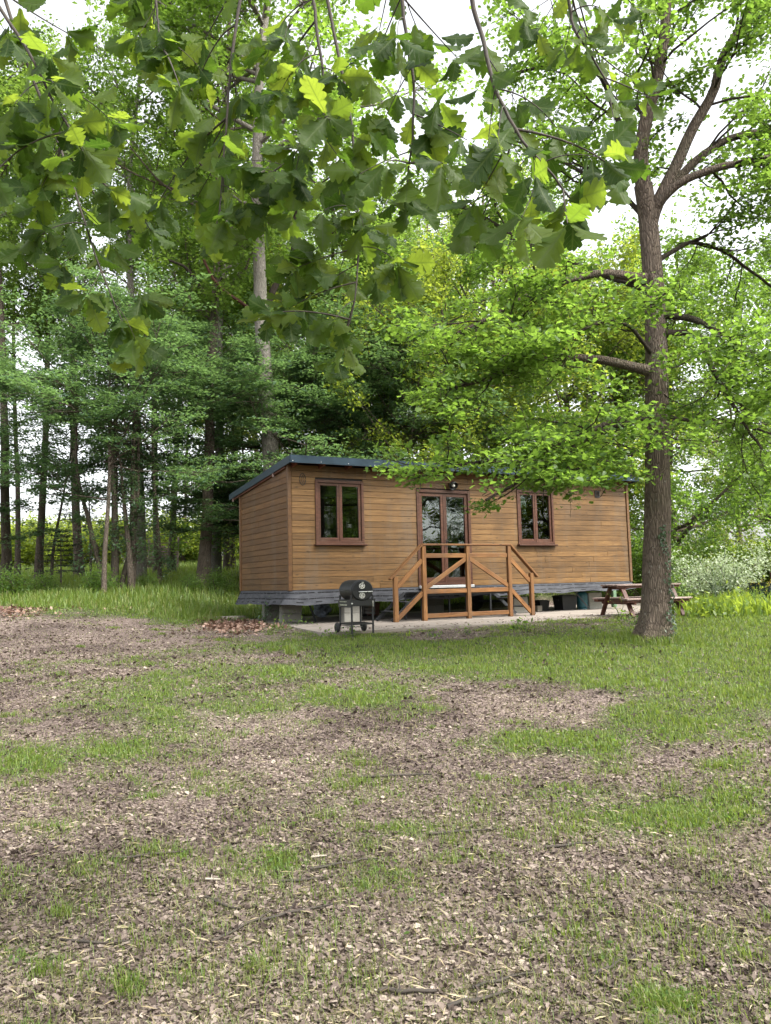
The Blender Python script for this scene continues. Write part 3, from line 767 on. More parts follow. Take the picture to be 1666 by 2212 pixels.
def frame_boxes(b, x0, x1, z0, z1, w, t0, t1, wb=None, bev=.004):
    wb = wb or w; tc = (t0 + t1) / 2; td = t1 - t0
    b.box((x0 + w / 2, tc, (z0 + z1) / 2), (w, td, z1 - z0), None, bev); b.box((x1 - w / 2, tc, (z0 + z1) / 2), (w, td, z1 - z0), None, bev)
    b.box(((x0 + x1) / 2, tc, z1 - w / 2), (x1 - x0 - 2 * w - .0006, td, w), None, bev); b.box(((x0 + x1) / 2, tc, z0 + wb / 2), (x1 - x0 - 2 * w - .0006, td, wb), None, bev); return b
def window(x0, x1, z0, z1):
    w = frame_boxes(MB(), x0, x1, z0, z1, .062, -.05, .07).build('window', M_FRAME, cabin)
    a = x0 + .064; b = x1 - .064; c = (a + b) / 2
    for (p, q) in ((a, c - .001), (c + .001, b)):
        frame_boxes(MB(), p, q, z0 + .064, z1 - .064, .062, -.018, .045, .068).build('sash', M_FRAME, w)
        MB().box(((p + q) / 2, .012, (z0 + z1) / 2 + .003), (q - p - .12, .006, z1 - z0 - .255)).build('pane', MATS['glass'], w)
    MB().box(((x0 + x1) / 2, -.062, z0 - .02), (x1 - x0 + .07, .13, .036), None, .006).build('sill', M_FRAME, w)
    MB().box((c, -.022, (z0 + z1) / 2), (.028, .012, z1 - z0 - .14), None, .003).build('cover_strip', M_FRAME, w)
window(*OPEN[0]); window(*OPEN[2])
x0, x1, z0, z1 = OPEN[1]
door = frame_boxes(MB(), x0, x1, z0 + .05, z1, .072, -.05, .075, .05).build('double_door', M_FRAME, cabin)
a = x0 + .074; b = x1 - .074; c = (a + b) / 2
for (p, q) in ((a, c - .001), (c + .001, b)):
    frame_boxes(MB(), p, q, z0 + .103, z1 - .075, .082, -.016, .046, .12).build('door_leaf', M_FRAME, door)
    MB().box(((p + q) / 2, .014, (z0 + .1 + z1 - .075) / 2 + .02), (q - p - .158, .006, z1 - z0 - .37)).build('pane', MATS['glass'], door)
MB().box((c, -.022, (z0 + z1) / 2), (.03, .013, z1 - z0 - .22), None, .003).build('cover_strip', M_FRAME, door)
h = MB(); h.box((c + .05, -.021, 1.72), (.03, .008, .2), None, .003); h.tube([(c + .05, -.025, 1.76), (c + .05, -.065, 1.76), (c + .16, -.065, 1.755)], .008, 6); h.build('handle', M_BLACK, door)
th = MB(); th.box(((x0 + x1) / 2, -.06, .712), (x1 - x0 - .01, .11, .062), None, .006); th.build('threshold', M_ALU, door)
cu = MB(); N = 60; V = []; F = []
for i in range(N + 1):
    s_ = c + .12 + .36 * i / N; tt = .17 + .025 * math.sin(i * .95) + .01 * math.sin(i * 2.3)
    V += [(s_, tt, z0 + .12), (s_, tt * .98 + .005, z1 - .12)]
for i in range(N): F.append((2 * i, 2 * i + 2, 2 * i + 3, 2 * i + 1))
cu.add(V, F, True); cu.build('curtain', M_CURTAIN, door)
# lamp above the door
lm = MB(); R = Matrix.Rotation(math.radians(128), 3, 'X')
lm.lathe([(.0001, -.10), (.05, -.095), (.085, -.06), (.105, 0), (.108, .03), (.10, .028), (.08, -.04), (.03, -.075), (.0001, -.08)], (4.05, -.15, 3.07), 20, R)
lamp = lm.build('wall_lamp', M_BLACK, cabin)
MB().tube([(4.02, -.02, 3.12), (4.02, -.10, 3.13), (4.045, -.14, 3.10)], .018, 8).build('bracket', M_BLACK, lamp)
MB().lathe([(.0001, -.05), (.035, -.04), (.045, -.005), (.03, .03), (.0001, .042)], (4.05, -.15, 3.07), 14, R).build('bulb', M_BULB, lamp)
# oval wire ornament near the corner
om = MB(); om.tube([(.30 + .068 * math.sin(k * math.pi / 16), -.032, 3.08 + .125 * math.cos(k * math.pi / 16)) for k in range(33)], .0075, 6, False)
om.tube([(.30 + .02 * math.sin(k * math.pi / 12), -.032, 3.08 + .085 * math.cos(k * math.pi / 12)) for k in range(25)], .005, 6, False); om.build('oval_ornament', M_BLACK, cabin)
v = MB(); frame_boxes(v, 8.56, 8.72, 2.94, 3.12, .02, -.045, -.022)
for k in range(5): v.bar((8.58, -.035, 2.975 + k * .027), (8.70, -.035, 2.975 + k * .027), .02, .006, (0, .6, 1))
v.build('vent_grille', M_DARKMETAL, cabin)
# grey printed membrane hanging below the boards
def skirt():
    path = [(-.03, t) for t in np.linspace(DEP, .03, 34)] + [(s, -.03) for s in np.linspace(-.03, LEN + .02, 100)]
    V = []; U = []; F = []; d = 0; K = 8; rg = random.Random(2)
    for i, (s, t) in enumerate(path):
        if i: d += math.dist(path[i - 1], (s, t))
        left = i < 34
        drop = .715 - (np.interp(s, [0, 1.5, 4, 6, 9.7], [.415, .425, .45, .475, .505]) if not left else np.interp(t, [0, 3.3], [.415, .40]))
        fl = .07 + .04 * math.sin(d * 2.1) + .03 * math.sin(d * 5.3 + 1) + (.06 if left else .02)
        drop += .015 * math.sin(d * 3.7) + .008 * math.sin(d * 9)
        for k in range(K + 1):
            q = k / K; o = fl * q ** 1.3 + .012 * math.sin(d * 7 + q * 4) * q
            corner = max(0, 1 - abs(d - DEP) / .25) * .05 * q
            V.append((s - (o if left else 0) - corner, t - (0 if left else o) - corner, .715 - drop * q)); U.append((d, 1 - q))
    n = K + 1
    for i in range(len(path) - 1):
        for k in range(K): F.append((i * n + k, (i + 1) * n + k, (i + 1) * n + k + 1, i * n + k + 1))
    me = bpy.data.meshes.new('skirt_membrane'); me.from_pydata(V, [], F); uv = me.uv_layers.new(name='UVMap')
    for lp in me.loops: uv.data[lp.index].uv = U[lp.vertex_index]
    me.polygons.foreach_set('use_smooth', [True] * len(F)); me.materials.append(MATS['membrane']); mobj('skirt_membrane', me, cabin)
skirt()
# chassis and wheel
for t in (.75, 2.5): MB().box((LEN / 2, t, .53), (LEN - .2, .09, .135)).build('chassis_beam', M_DARKMETAL, cabin)
MB().tube([(6.5, .7, .27), (6.5, 2.75, .27)], .035, 8).build('axle', M_DARKMETAL, cabin)
Ry = Matrix(((1, 0, 0), (0, 0, 1), (0, 1, 0)))
for t in (2.72,):
    wl = MB().lathe([(.17, -.08), (.26, -.085), (.29, -.05), (.29, .05), (.26, .085), (.17, .08)], (6.5, t, .29), 24, Ry).build('wheel', M_RUBBER, cabin)
    MB().lathe([(.0001, -.05), (.07, -.055), (.08, -.03), (.15, -.04), (.172, -.075), (.172, .075), (.0001, .05)], (6.5, t, .29), 20, Ry).build('rim', M_DARKMETAL, wl)
pr = MB(); pr.bar((.55, .4, .5), (.80, .55, .02), .03, .03); pr.build('jack_prop', M_DARKMETAL, cabin)
pr = MB(); pr.bar((8.0, .3, .50), (8.35, .15, .02), .03, .03); pr.build('jack_prop', M_DARKMETAL, cabin)

# piers of hollow concrete blocks
def pier(s, t, n, label, h=.19, L=.47, rot=0.0, w=.2):
    o = empty('concrete_pier', hut(s, t, 0), YAW + rot, label, 'pier', 'concrete block piers under the cabin')
    for k in range(n):
        b = MB(); b.box((0, -w / 2 + .02, h / 2 - .003), (L, .04, h - .006), None, .005); b.box((0, w / 2 - .02, h / 2 - .003), (L, .04, h - .006), None, .005)
        for q in (-1, 0, 1): b.box((q * (L / 2 - .02), 0, h / 2 - .003), (.04, w - .081, h - .008))
        bo = b.build('concrete_block', M_BLOCK, o, (rnd.uniform(-.006, .006), rnd.uniform(-.006, .006), k * h + .001)); bo.rotation_euler[2] = rnd.uniform(-.015, .015)
    return o
pier(.47, 1.25, 2, 'two course grey block pier under the near corner of the cabin', .2)
pier(.78, 3.35, 2, 'shaded block pier under the far back corner of the cabin', .2)
pier(1.46, .12, 2, 'pale block pier behind the black barrel barbecue', .2, .42)
pier(4.95, 2.4, 2, 'dark block pier in the shade behind the timber railing', .21, .55)
pier(6.25, .40, 2, 'pale block pier behind the sloping right end of the railing', .2, .44)
pier(8.86, .55, 2, 'pale block pier next to the teal gas bottle', .22, .46)
o = MB().box((0, 0, .075), (.17, .16, .15), None, .01).build('half_block', M_STONE, None, hut(6.98, .56, 0)); o.rotation_euler[2] = YAW + .1
tag(o, 'small mossy half block on the slab right of the railing', 'block')

# stuff kept under the cabin
g = empty('gas_bottle', hut(8.52, .60, 0), YAW, 'teal gas bottle standing under the right end of the cabin', 'gas bottle')
MB().lathe([(.0001, .03), (.12, .03), (.142, .05), (.147, .08), (.147, .36), (.14, .41), (.11, .455), (.05, .475), (.0001, .478)], (0, 0, 0), 24).build('body', M_TEAL, g)
MB().lathe([(.125, 0), (.125, .055), (.118, .055), (.118, 0)], (0, 0, 0), 24).build('foot_ring', M_TEAL, g)
MB().tube([(.07, 0, .46), (.07, 0, .54), (-.07, 0, .54), (-.07, 0, .46)], .012, 8).build('handle', M_TEAL, g)
MB().lathe([(.02, .47), (.02, .51), (.012, .515), (.012, .53), (.0001, .53)], (0, 0, 0), 10).build('valve', M_STEEL, g)
def tub(s, t, w, d, h, label, nm='storage_tub', cat='tub', rim=True, mat=None, rot=0, sh=None):
    o = empty(nm, hut(s, t, 0), YAW + rot, label, cat)
    b = MB(); x, y = w / 2, d / 2; q = .86
    b.add([(-x * q, -y * q, 0), (x * q, -y * q, 0), (x * q, y * q, 0), (-x * q, y * q, 0), (-x, -y, h), (x, -y, h), (x, y, h), (-x, y, h)], [(0, 1, 5, 4), (1, 2, 6, 5), (2, 3, 7, 6), (3, 0, 4, 7), (3, 2, 1, 0)])
    b.build('body', mat or M_TUB, o)
    l = MB(); l.box((0, 0, h + .008), (w + .03, d + .03, .03), None, .008); l.box((0, 0, h + .03), (w * .8, d * .8, .014)); l.build('lid', mat or M_TUB, o)
    for sg in (-1, 1):
        MB().box((sg * (x + .004), 0, h * .72), (.03, .12, .03), None, .006).build('handle', mat or M_TUB, o)
    return o
tub(8.05, .75, .5, .4, .36, 'dark grey lidded tub left of the teal gas bottle')
tub(7.45, 1.0, .32, .3, .24, 'small dark tub deeper under the cabin right of the half block')
tub(2.75, 2.4, .36, .3, .22, 'black lidded box on the slab in the shade left of the railing', mat=M_BLACK)
tub(3.25, 2.7, .34, .34, .30, 'brown cardboard coloured box under the cabin behind the barbecue', 'brown_box', 'box', mat=M_BRICK)
o = MB().lathe([(.0001, 0), (.11, .0), (.15, .22), (.158, .23), (.15, .235), (.10, .02)], (0, 0, 0), 18).build('bucket', M_BLACK, None, hut(2.35, 2.2, .0)); tag(o, 'black bucket under the cabin beside the pale plastic sack', 'bucket')
rb = np.random.default_rng(3); b = MB(); V = []; F = []; nu, nv = 22, 12
for i in range(nv + 1):
    a = math.pi * i / nv
    for k in range(nu):
        g_ = 2 * math.pi * k / nu; rr = .2 * (1 + .22 * math.sin(3 * g_ + 5 * a) * math.sin(a) + .10 * rb.normal())
        V.append((rr * math.sin(a) * math.cos(g_), rr * .8 * math.sin(a) * math.sin(g_), .2 + .2 * math.cos(a) + .02 * rb.normal() * (i > 0)))
for i in range(nv):
    for k in range(nu): F.append((i * nu + k, i * nu + (k + 1) % nu, (i + 1) * nu + (k + 1) % nu, (i + 1) * nu + k))
b.add(V, F); o = b.build('plastic_sack', M_BAG, None, hut(1.95, 2.9, 0)); tag(o, 'crumpled pale blue plastic sack lying under the cabin', 'sack')
px_ = empty('service_post', hut(9.95, .9, 0), YAW, 'pale green post with white cap by the right corner of the cabin', 'post')
MB().box((0, 0, .43), (.13, .11, .86), None, .012).build('post', M_GREEN, px_); MB().box((0, 0, .895), (.15, .13, .07), None, .015).build('cap', M_WHITE, px_)

# ------------------------------------------------------------------ metal steps and timber railing
RT = -.95
st_ = empty('metal_steps', hut(3.84, -.5, 0), YAW, 'dark metal double sided steps with landing below the cabin door', 'steps')
def L_(s, t, z): return (s - 3.84, t + .5, z)
m = MB()
for k in range(8): m.bar(L_(2.70, -.86 + k * .1, .605), L_(4.98, -.86 + k * .1, .605), .085, .02)
m.build('landing', M_DARKMETAL, st_)
m = MB()
for t in (-.88, -.12): m.bar(L_(2.66, t, .56), L_(5.02, t, .56), .03, .06)
for s in (2.68, 3.84, 5.0):
    for t in (-.86, -.14): m.bar(L_(s, t, 0), L_(s, t, .55), .035, .035)
m.build('frame', M_DARKMETAL, st_)
for sg, a in ((-1, 2.66), (1, 5.02)):
    for t in (-.86, -.14): MB().bar(L_(a, t, .60), L_(a + sg * .72, t, .02), .03, .07).build('stringer', M_DARKMETAL, st_)
    for k, z in enumerate((.41, .21)):
        x = a + sg * (.60 - z) / .58 * .72
        MB().box(L_(x + sg * .02, -.5, z), (.24, .69, .022), None, .004).build('tread', M_DARKMETAL, st_)

rl = empty('timber_railing', hut(3.84, RT, 0), YAW, 'orange stained timber railing with cross braces in front of the cabin door', 'railing')
def P_(s, z, t=0.0): return (s - 3.84, t, z)
def timber(nm, p, q, w, h, up=(0, 0, 1), mat=M_RAIL):
    p = Vector(p); q = Vector(q); c = (p + q) / 2; d = q - p; b = MB()
    L = d.length; d.normalize(); y = Vector(up).cross(d)
    if y.length < 1e-3: y = Vector((0, 1, 0))
    y.normalize(); z = d.cross(y)
    b.box((0, 0, 0), (L, w, h), None, .006)
    o = b.build(nm, mat, rl); o.matrix_local = Matrix.Translation(c) @ Matrix((d, y, z)).transposed().to_4x4(); return o
for s, zt in ((1.995, .955), (2.70, 1.615), (3.84, 1.615), (4.975, 1.615), (5.60, .985)):
    timber('post', P_(s, .0), P_(s, zt), .095, .085, (0, 1, 0))
timber('handrail', P_(2.66, 1.635), P_(5.01, 1.635), .12, .038)
timber('handrail', P_(2.655, 1.632), P_(1.86, .895), .12, .038); timber('handrail', P_(5.015, 1.632), P_(5.78, .885), .12, .038)
for a, b_ in ((2.75, 3.795), (3.885, 4.927)):
    timber('rail', P_(a, 1.395, .0), P_(b_, 1.395, .0), .045, .095); timber('rail', P_(a, .62), P_(b_, .62), .045, .095); timber('rail', P_(a, .10), P_(b_, .10), .045, .095)
timber('brace', P_(2.745, .70), P_(3.80, 1.33), .045, .095); timber('brace', P_(3.88, 1.33), P_(4.935, .70), .045, .095)
timber('brace', P_(2.66, 1.30), P_(2.04, .735), .045, .095); timber('brace', P_(5.02, 1.30), P_(5.56, .79), .045, .095)
timber('brace', P_(2.66, .60), P_(2.04, .07), .045, .095); timber('brace', P_(5.02, .60), P_(5.57, .07), .045, .095)

# ------------------------------------------------------------------ barbecue
bq = empty('barrel_barbecue', (-.54, 13.26, 0), math.radians(-66), 'black barrel barbecue on wheeled trolley at the edge of the slab', 'barbecue', None, None, (1.10, 1.12, 1.0))
RX = Matrix(((0, 0, 1), (0, 1, 0), (-1, 0, 0)))   # lathe axis to +x
BL, BR, BZ = .56, .18, .715
def barrel(a0, a1, r, x0, x1, inset=.0):
    b = MB(); n = 18; V = []; F = []
    for x, rr in ((x0, r - .018), (x0 + .02, r), (x1 - .02, r), (x1, r - .018)):
        for k in range(n + 1):
            a = a0 + (a1 - a0) * k / n; V.append((x, rr * math.cos(a), BZ + rr * math.sin(a)))
    for i in range(3):
        for k in range(n): F.append((i * (n + 1) + k, i * (n + 1) + k + 1, (i + 1) * (n + 1) + k + 1, (i + 1) * (n + 1) + k))
    F.append(tuple(range(n + 1))[::-1]); F.append(tuple(range(3 * (n + 1), 4 * (n + 1)))); b.add(V, F, False); return b
lid = barrel(.02, math.pi - .02, BR, -BL / 2, BL / 2).build('lid', M_LID, bq)
bowl = barrel(math.pi, 2 * math.pi, BR - .004, -BL / 2 + .003, BL / 2 - .003).build('bowl', M_BLACK, bq)
def vent(x, y, z, par):
    d = MB(); d.lathe([(.0001, .008), (.011, .008), (.013, .004)], (x, y, z), 12, RX.copy()); n = 6
    ring = lambda r0, r1: None
    for k in range(24):
        a = 2 * math.pi * k / 24; b2 = 2 * math.pi * (k + 1) / 24
        d.prism([(.037 * math.cos(a), .037 * math.sin(a)), (.048 * math.cos(a), .048 * math.sin(a)), (.048 * math.cos(b2), .048 * math.sin(b2)), (.037 * math.cos(b2), .037 * math.sin(b2))], (x, y, z), (0, 1, 0), (0, 0, 1), (1, 0, 0), .005)
    for k in range(n):
        a = 2 * math.pi * k / n + .3
        d.bar((x + .003, y, z), (x + .003, y + .04 * math.cos(a), z + .04 * math.sin(a)), .015, .004, (1, 0, 0))
    d.build('vent_disc', M_STEEL, par)
vent(BL / 2 + .001, -.01, BZ + .075, lid); vent(BL / 2 - .001, -.01, BZ - .085, bowl)
h = MB(); h.tube([(BL / 2, -.06, BZ - .02), (BL / 2 + .045, -.06, BZ - .022), (BL / 2 + .045, .14, BZ - .022), (BL / 2, .14, BZ - .02)], .009, 8); h.build('handle', M_STEEL, bowl)
h = MB(); h.box((BL / 2 + .01, 0, BZ + .135), (.02, .03, .014), None, .003); h.build('badge', M_STEEL, lid)
for y in (-.17, .17):
    MB().tube([(BL / 2 - .03, y, 0), (BL / 2 - .03, y, .64)], .016, 8).build('leg', M_BLACK, bq)
    MB().tube([(-BL / 2 + .03, y, .10), (-BL / 2 + .03, y, .64)], .016, 8).build('leg', M_BLACK, bq)
m = MB(); frame_boxes(m, -BL / 2 + .03, BL / 2 - .03, .12, .15, .012, -.18, -.16); m.box((0, -.172, .155), (BL - .06, .022, .022)); m.box((0, .172, .155), (BL - .06, .022, .022)); m.box((BL / 2 - .03, 0, .155), (.022, .32, .022)); m.box((-BL / 2 + .03, 0, .155), (.022, .32, .022))
for k in range(9): m.box((-BL / 2 + .07 + k * .053, 0, .158), (.008, .32, .008))
m.build('lower_rack', M_BLACK, bq)
m = MB(); m.box((0, -.185, .50), (BL - .03, .02, .13), None, .004); m.box((0, .185, .50), (BL - .03, .02, .13), None, .004); m.box((BL / 2 - .03, 0, .51), (.02, .36, .11), None, .004); m.box((-BL / 2 + .03, 0, .51), (.02, .36, .11), None, .004); m.build('frame', M_BLACK, bq)
m = MB(); m.box((-.03, -.197, .53), (.30, .006, .014)); m.box((-.03, -.197, .475), (.30, .006, .024)); m.build('trim_strip', M_STEEL, bq)
MB().lathe([(.0001, .012), (.013, .012), (.015, 0)], (BL / 2 - .018, -.17, .50), 10, RX).build('knob', M_STEEL, bq)
MB().box((BL / 2 - .014, .168, .49), (.008, .012, .10)).build('trim_strip', M_STEEL, bq)
m = MB()
for k in range(5): m.box((.0, .205 + .008, .55 - k * .055), (.46, .012, .042), Matrix.Rotation(.12, 3, 'X'), .003)
m.box((-.18, .2, .44), (.02, .012, .28)); m.box((.18, .2, .44), (.02, .012, .28)); m.build('side_shelf', M_BLACK, bq)
MB().tube([(-BL / 2 + .03, -.23, .085), (-BL / 2 + .03, .23, .085)], .008, 6).build('axle', M_STEEL, bq)
for y in (-.22, .22):
    w = MB().lathe([(.03, -.022), (.075, -.024), (.085, -.012), (.085, .012), (.075, .024), (.03, .022)], (-BL / 2 + .03, y, .085), 20, Ry).build('wheel', M_RUBBER, bq)
    MB().lathe([(.0001, -.02), (.032, -.018), (.032, .018), (.0001, .02)], (-BL / 2 + .03, y, .085), 12, Ry).build('hub', M_BLACK, w)

# ------------------------------------------------------------------ picnic table
pt = empty('picnic_table', (5.5, 16.82, 0), .255, 'dark red brown picnic table with fixed benches behind the big oak', 'table')
def ptp(nm, p, q, w, h, up=(0, 0, 1), mat=M_TABLE, bev=.006):
    p = Vector(p); q = Vector(q); c = (p + q) / 2; d = q - p; L = d.length; d.normalize(); y = Vector(up).cross(d)
    if y.length < 1e-3: y = Vector((0, 1, 0))
    y.normalize(); z = d.cross(y)
    o = MB().box((0, 0, 0), (L, w, h), None, bev).build(nm, mat, pt); o.matrix_local = Matrix.Translation(c) @ Matrix((d, y, z)).transposed().to_4x4()
for k in range(5): ptp('tabletop_board', (-.78, -.27 + k * .135, .66), (.78, -.27 + k * .135, .66), .125, .035, mat=M_TABLETOP)
for sg in (-1, 1):
    for k in range(2): ptp('bench_board', (-.78, sg * (.52 + k * .125), .37), (.78, sg * (.52 + k * .125), .37), .115, .035, mat=M_TABLETOP)
    ptp('bench_skirt', (-.76, sg * .58, .325), (.76, sg * .58, .325), .17, .05)
    for x in (-.595, .595):
        ptp('leg', (x, sg * .62, 0), (x, sg * .22, .64), .045, .095, (1, 0, 0))
    ptp('apron', (-.76, sg * .28, .618), (.76, sg * .28, .618), .04, .045)
for x in (-.56, .56):
    ptp('cross_beam', (x, -.66, .30), (x, .66, .30), .045, .09, (0, 0, 1)); ptp('cross_beam', (x, -.3, .605), (x, .3, .605), .045, .07)
    ptp('brace', (x * .95, 0, .58), (x * .25, 0, .635), .04, .06)

# ------------------------------------------------------------------ trailer at the right edge, log rack far left, flat stone
g = gpos(1694, 21.5); tr = empty('garden_trailer', g, .15, 'blue grey steel trailer box at the right edge among yellow flowers', 'trailer')
b = MB(); b.box((0, 0, .17), (1.5, .9, .03)); b.box((0, -.45, .35), (1.56, .025, .38), None, .004); b.box((0, .45, .35), (1.56, .025, .38), None, .004); b.box((-.77, 0, .35), (.025, .87, .38), None, .004); b.box((.77, 0, .35), (.025, .87, .38), None, .004); b.build('body', M_BLUEGREY, tr)
r = MB(); r.box((0, -.462, .545), (1.6, .05, .03)); r.box((0, .462, .545), (1.6, .05, .03)); r.box((-.79, 0, .545), (.05, .87, .03)); r.box((.79, 0, .545), (.05, .87, .03)); r.build('rim', M_DARKMETAL, tr)
for y in (-.5, .5):
    wl = MB().lathe([(.09, -.05), (.15, -.055), (.17, -.03), (.17, .03), (.15, .055), (.09, .05)], (.1, y, .17), 18, Ry).build('wheel', M_RUBBER, tr); MB().lathe([(.0001, -.03), (.09, -.03), (.09, .03), (.0001, .03)], (.1, y, .17), 12, Ry).build('rim', M_DARKMETAL, wl)
MB().bar((-.75, 0, .2), (-1.35, 0, .12), .05, .05).build('drawbar', M_DARKMETAL, tr)
o = empty('rusty_drum', g + Vector((-.12, .1, .19)), 0, 'ribbed red brown drum standing inside the blue grey trailer', 'drum')
MB().lathe([(.0001, 0), (.2, 0), (.2, .18), (.212, .2), (.2, .22), (.2, .40), (.212, .42), (.2, .44), (.2, .6), (.212, .61), (.2, .62), (.0001, .62)], (0, 0, 0), 20).build('body', M_BRICK, o); MB().lathe([(.21, .615), (.21, .64), (.19, .64), (.19, .62)], (0, 0, 0), 20).build('rim', M_BRICK, o)

g = gpos(331, 40); lg = empty('log_pile', g, .1, 'pile of grey logs stacked against a slatted rack beyond the trees', 'log pile')
rl_ = random.Random(8)
for row in range(4):
    for k in range(4 - row // 2):
        L = rl_.uniform(1.0, 1.25); rr = rl_.uniform(.075, .11); y = (k - 1.5) * .2 + (row % 2) * .1
        MB().tube([(-L / 2 - .2, y, .1 + row * .17), (0 - .2, y + .02, .11 + row * .17), (L / 2 - .2, y, .1 + row * .17)], [rr, rr * .95, rr * .9], 9).build('log', M_LOG, lg)
rk = empty('slatted_rack', g + Vector((.2, .7, 0)), .1, 'weathered slatted wooden rack standing behind the log pile', 'rack')
for x in (-.62, -.1, .55, .85):
    MB().bar((x, 0, -.1), (x * 1.05, .05, rl_.uniform(1.55, 1.95)), .07, .06).build('post', M_TABLETOP, rk)
for k in range(9): MB().bar((-.6, -.05, .25 + k * .13), (.84, -.05, .25 + k * .13), .02, .075).build('slat', M_TABLETOP, rk)
MB().bar((-1.2, .0, 1.45), (1.4, .0, 1.5), .06, .05).build('cross_pole', M_LOG, rk)
MB().bar((-.62, -.1, 1.7), (-.1, -.2, .15), .05, .04).build('brace', M_TABLETOP, rk)
g = gpos(490, 19.0); g.z = float(ground_z(g.x, g.y))
o = MB().prism([(-.42, -.12), (.3, -.16), (.45, .05), (.2, .16), (-.36, .14)], (0, 0, -.03), (1, 0, 0), (0, 1, 0), (0, 0, 1), .10).build('flat_stone', M_STONE, None, g); tag(o, 'flat pale stone lying in the grass left of the cabin', 'stone')
# ------------------------------------------------------------------ the big oak on the right
def big_oak():
    Y0 = 11.9
    base = at(1415, 1378, Y0); base = Vector((base[0], base[1], float(ground_z(base[0], base[1]))))
    ok = empty('oak_tree', base, 0, 'big oak with forked trunk standing in the grass right of the cabin', 'tree')
    B = np.array(base); rng = np.random.default_rng(11)
    def path(pix, y0, y1, n=18):
        p = np.array(pix, float); yy = np.linspace(y0, y1, len(p)); P = at(p[:, 0], p[:, 1], yy) - B
        d = np.r_[0, np.cumsum(np.linalg.norm(np.diff(P, axis=0), axis=1))]; q = np.linspace(0, d[-1], n)
        Q = np.stack([np.interp(q, d, P[:, k]) for k in range(3)], 1)
        Q[1:-1] = Q[1:-1] * .5 + .25 * (Q[:-2] + Q[2:])
        return Q
    tp = path([(1414, 1400), (1415, 1378), (1418, 1300), (1421, 1100), (1420, 900), (1417, 700), (1408, 560), (1398, 450), (1390, 400)], Y0, Y0, 40)
    rr = np.interp(np.linspace(1400, 400, 40), [400, 470, 560, 700, 850, 1000, 1150, 1290, 1350, 1378, 1400], np.array([22, 22, 23, 24.5, 26.5, 28, 30, 33, 36, 40, 46]) / FPX * Y0) * .92
    rr = rr * (1 + rng.normal(0, .012, 40))
    # root flare and fine unevenness
    V, F = tube_arrays(tp[None], rr[None], 40); Vr = V.reshape(40, 40, 3)
    for i in range(40):
        c = tp[i]; d = Vr[i] - c; a = np.arctan2(d[:, 1], d[:, 0]); hgt = tp[i, 2]
        fl = 1 + .34 * max(0, 1 - hgt / .42) ** 1.5 * np.maximum(0, np.sin(a * 5 + .7)) + .10 * max(0, 1 - hgt / .5) ** 2 + .018 * np.sin(a * 11 + hgt * 2) + .012 * np.sin(a * 23 - hgt * 5)
        Vr[i] = c + d * fl[:, None]
    mobj('trunk', np_mesh('trunk', Vr.reshape(-1, 3), F.ravel(), np.full(len(F), 4), M_BARK, True), ok)
    limbs = [  # picture path, depth at root and tip, width at root and tip in picture pixels, leafing along it
        ([(1402, 475), (1392, 420), (1384, 340), (1400, 255), (1428, 160), (1448, 60), (1462, -90)], 11.9, 11.2, 36, 18, 12, .35),
        ([(1402, 490), (1424, 430), (1462, 355), (1502, 262), (1548, 196), (1546, 150), (1582, 88), (1634, -5), (1672, -90)], 11.9, 11.3, 30, 13, 12, .35),
        ([(1404, 480), (1430, 428), (1500, 350), (1572, 300), (1666, 284), (1770, 268)], 11.9, 12.6, 23, 11, 10, .3),
        ([(1404, 470), (1432, 425), (1480, 385), (1572, 356), (1690, 340), (1800, 352)], 11.9, 11.0, 20, 10, 10, .3),
        ([(1440, 680), (1500, 688), (1560, 716), (1622, 762), (1710, 802)], 11.8, 11.0, 16, 7, 11, .4),
        ([(1442, 720), (1512, 716), (1528, 768), (1562, 822), (1602, 884), (1660, 968)], 11.8, 11.0, 15, 5, 10, .45),
        ([(1394, 602), (1300, 588), (1222, 606), (1140, 640), (1060, 690), (985, 725)], 11.8, 11.2, 21, 7, 15, .36),
        ([(1400, 800), (1300, 775), (1205, 768), (1120, 788), (1030, 830), (940, 862)], 11.8, 11.2, 22, 7, 16, .34),
        ([(1398, 625), (1290, 590), (1168, 541), (1062, 474), (980, 440)], 11.8, 13.2, 13, 7, 13, .2),
        ([(1405, 898), (1330, 905), (1248, 945), (1160, 985), (1050, 1000), (900, 1022)], 11.8, 10.7, 14, 5, 20, .1),
        ([(1408, 900), (1330, 920), (1250, 960), (1180, 1010), (1110, 1050), (1060, 1075)], 11.7, 10.4, 12, 5, 14, .1),
        ([(1412, 960), (1360, 985), (1300, 1010), (1230, 1020), (1180, 1045)], 11.7, 10.9, 8, 4, 12, .1),
        ([(1390, 340), (1338, 268), (1300, 160), (1196, 146), (1120, 170)], 11.9, 12.5, 15, 7, 12, .25),
        ([(1392, 470), (1330, 400), (1270, 380), (1180, 330), (1100, 300)], 11.9, 13.5, 12, 6, 11, .2),
        ([(1405, 760), (1360, 700), (1300, 690), (1230, 720), (1150, 760)], 11.8, 10.4, 9, 4, 12, .15),
        ([(1440, 900), (1500, 910), (1560, 905), (1640, 930), (1730, 960)], 11.9, 13.2, 9, 4, 12, .15),
        ([(1425, 560), (1490, 520), (1560, 540), (1640, 600), (1700, 640)], 11.9, 13.0, 11, 5, 13, .15)]
    leaves = []; tw = []
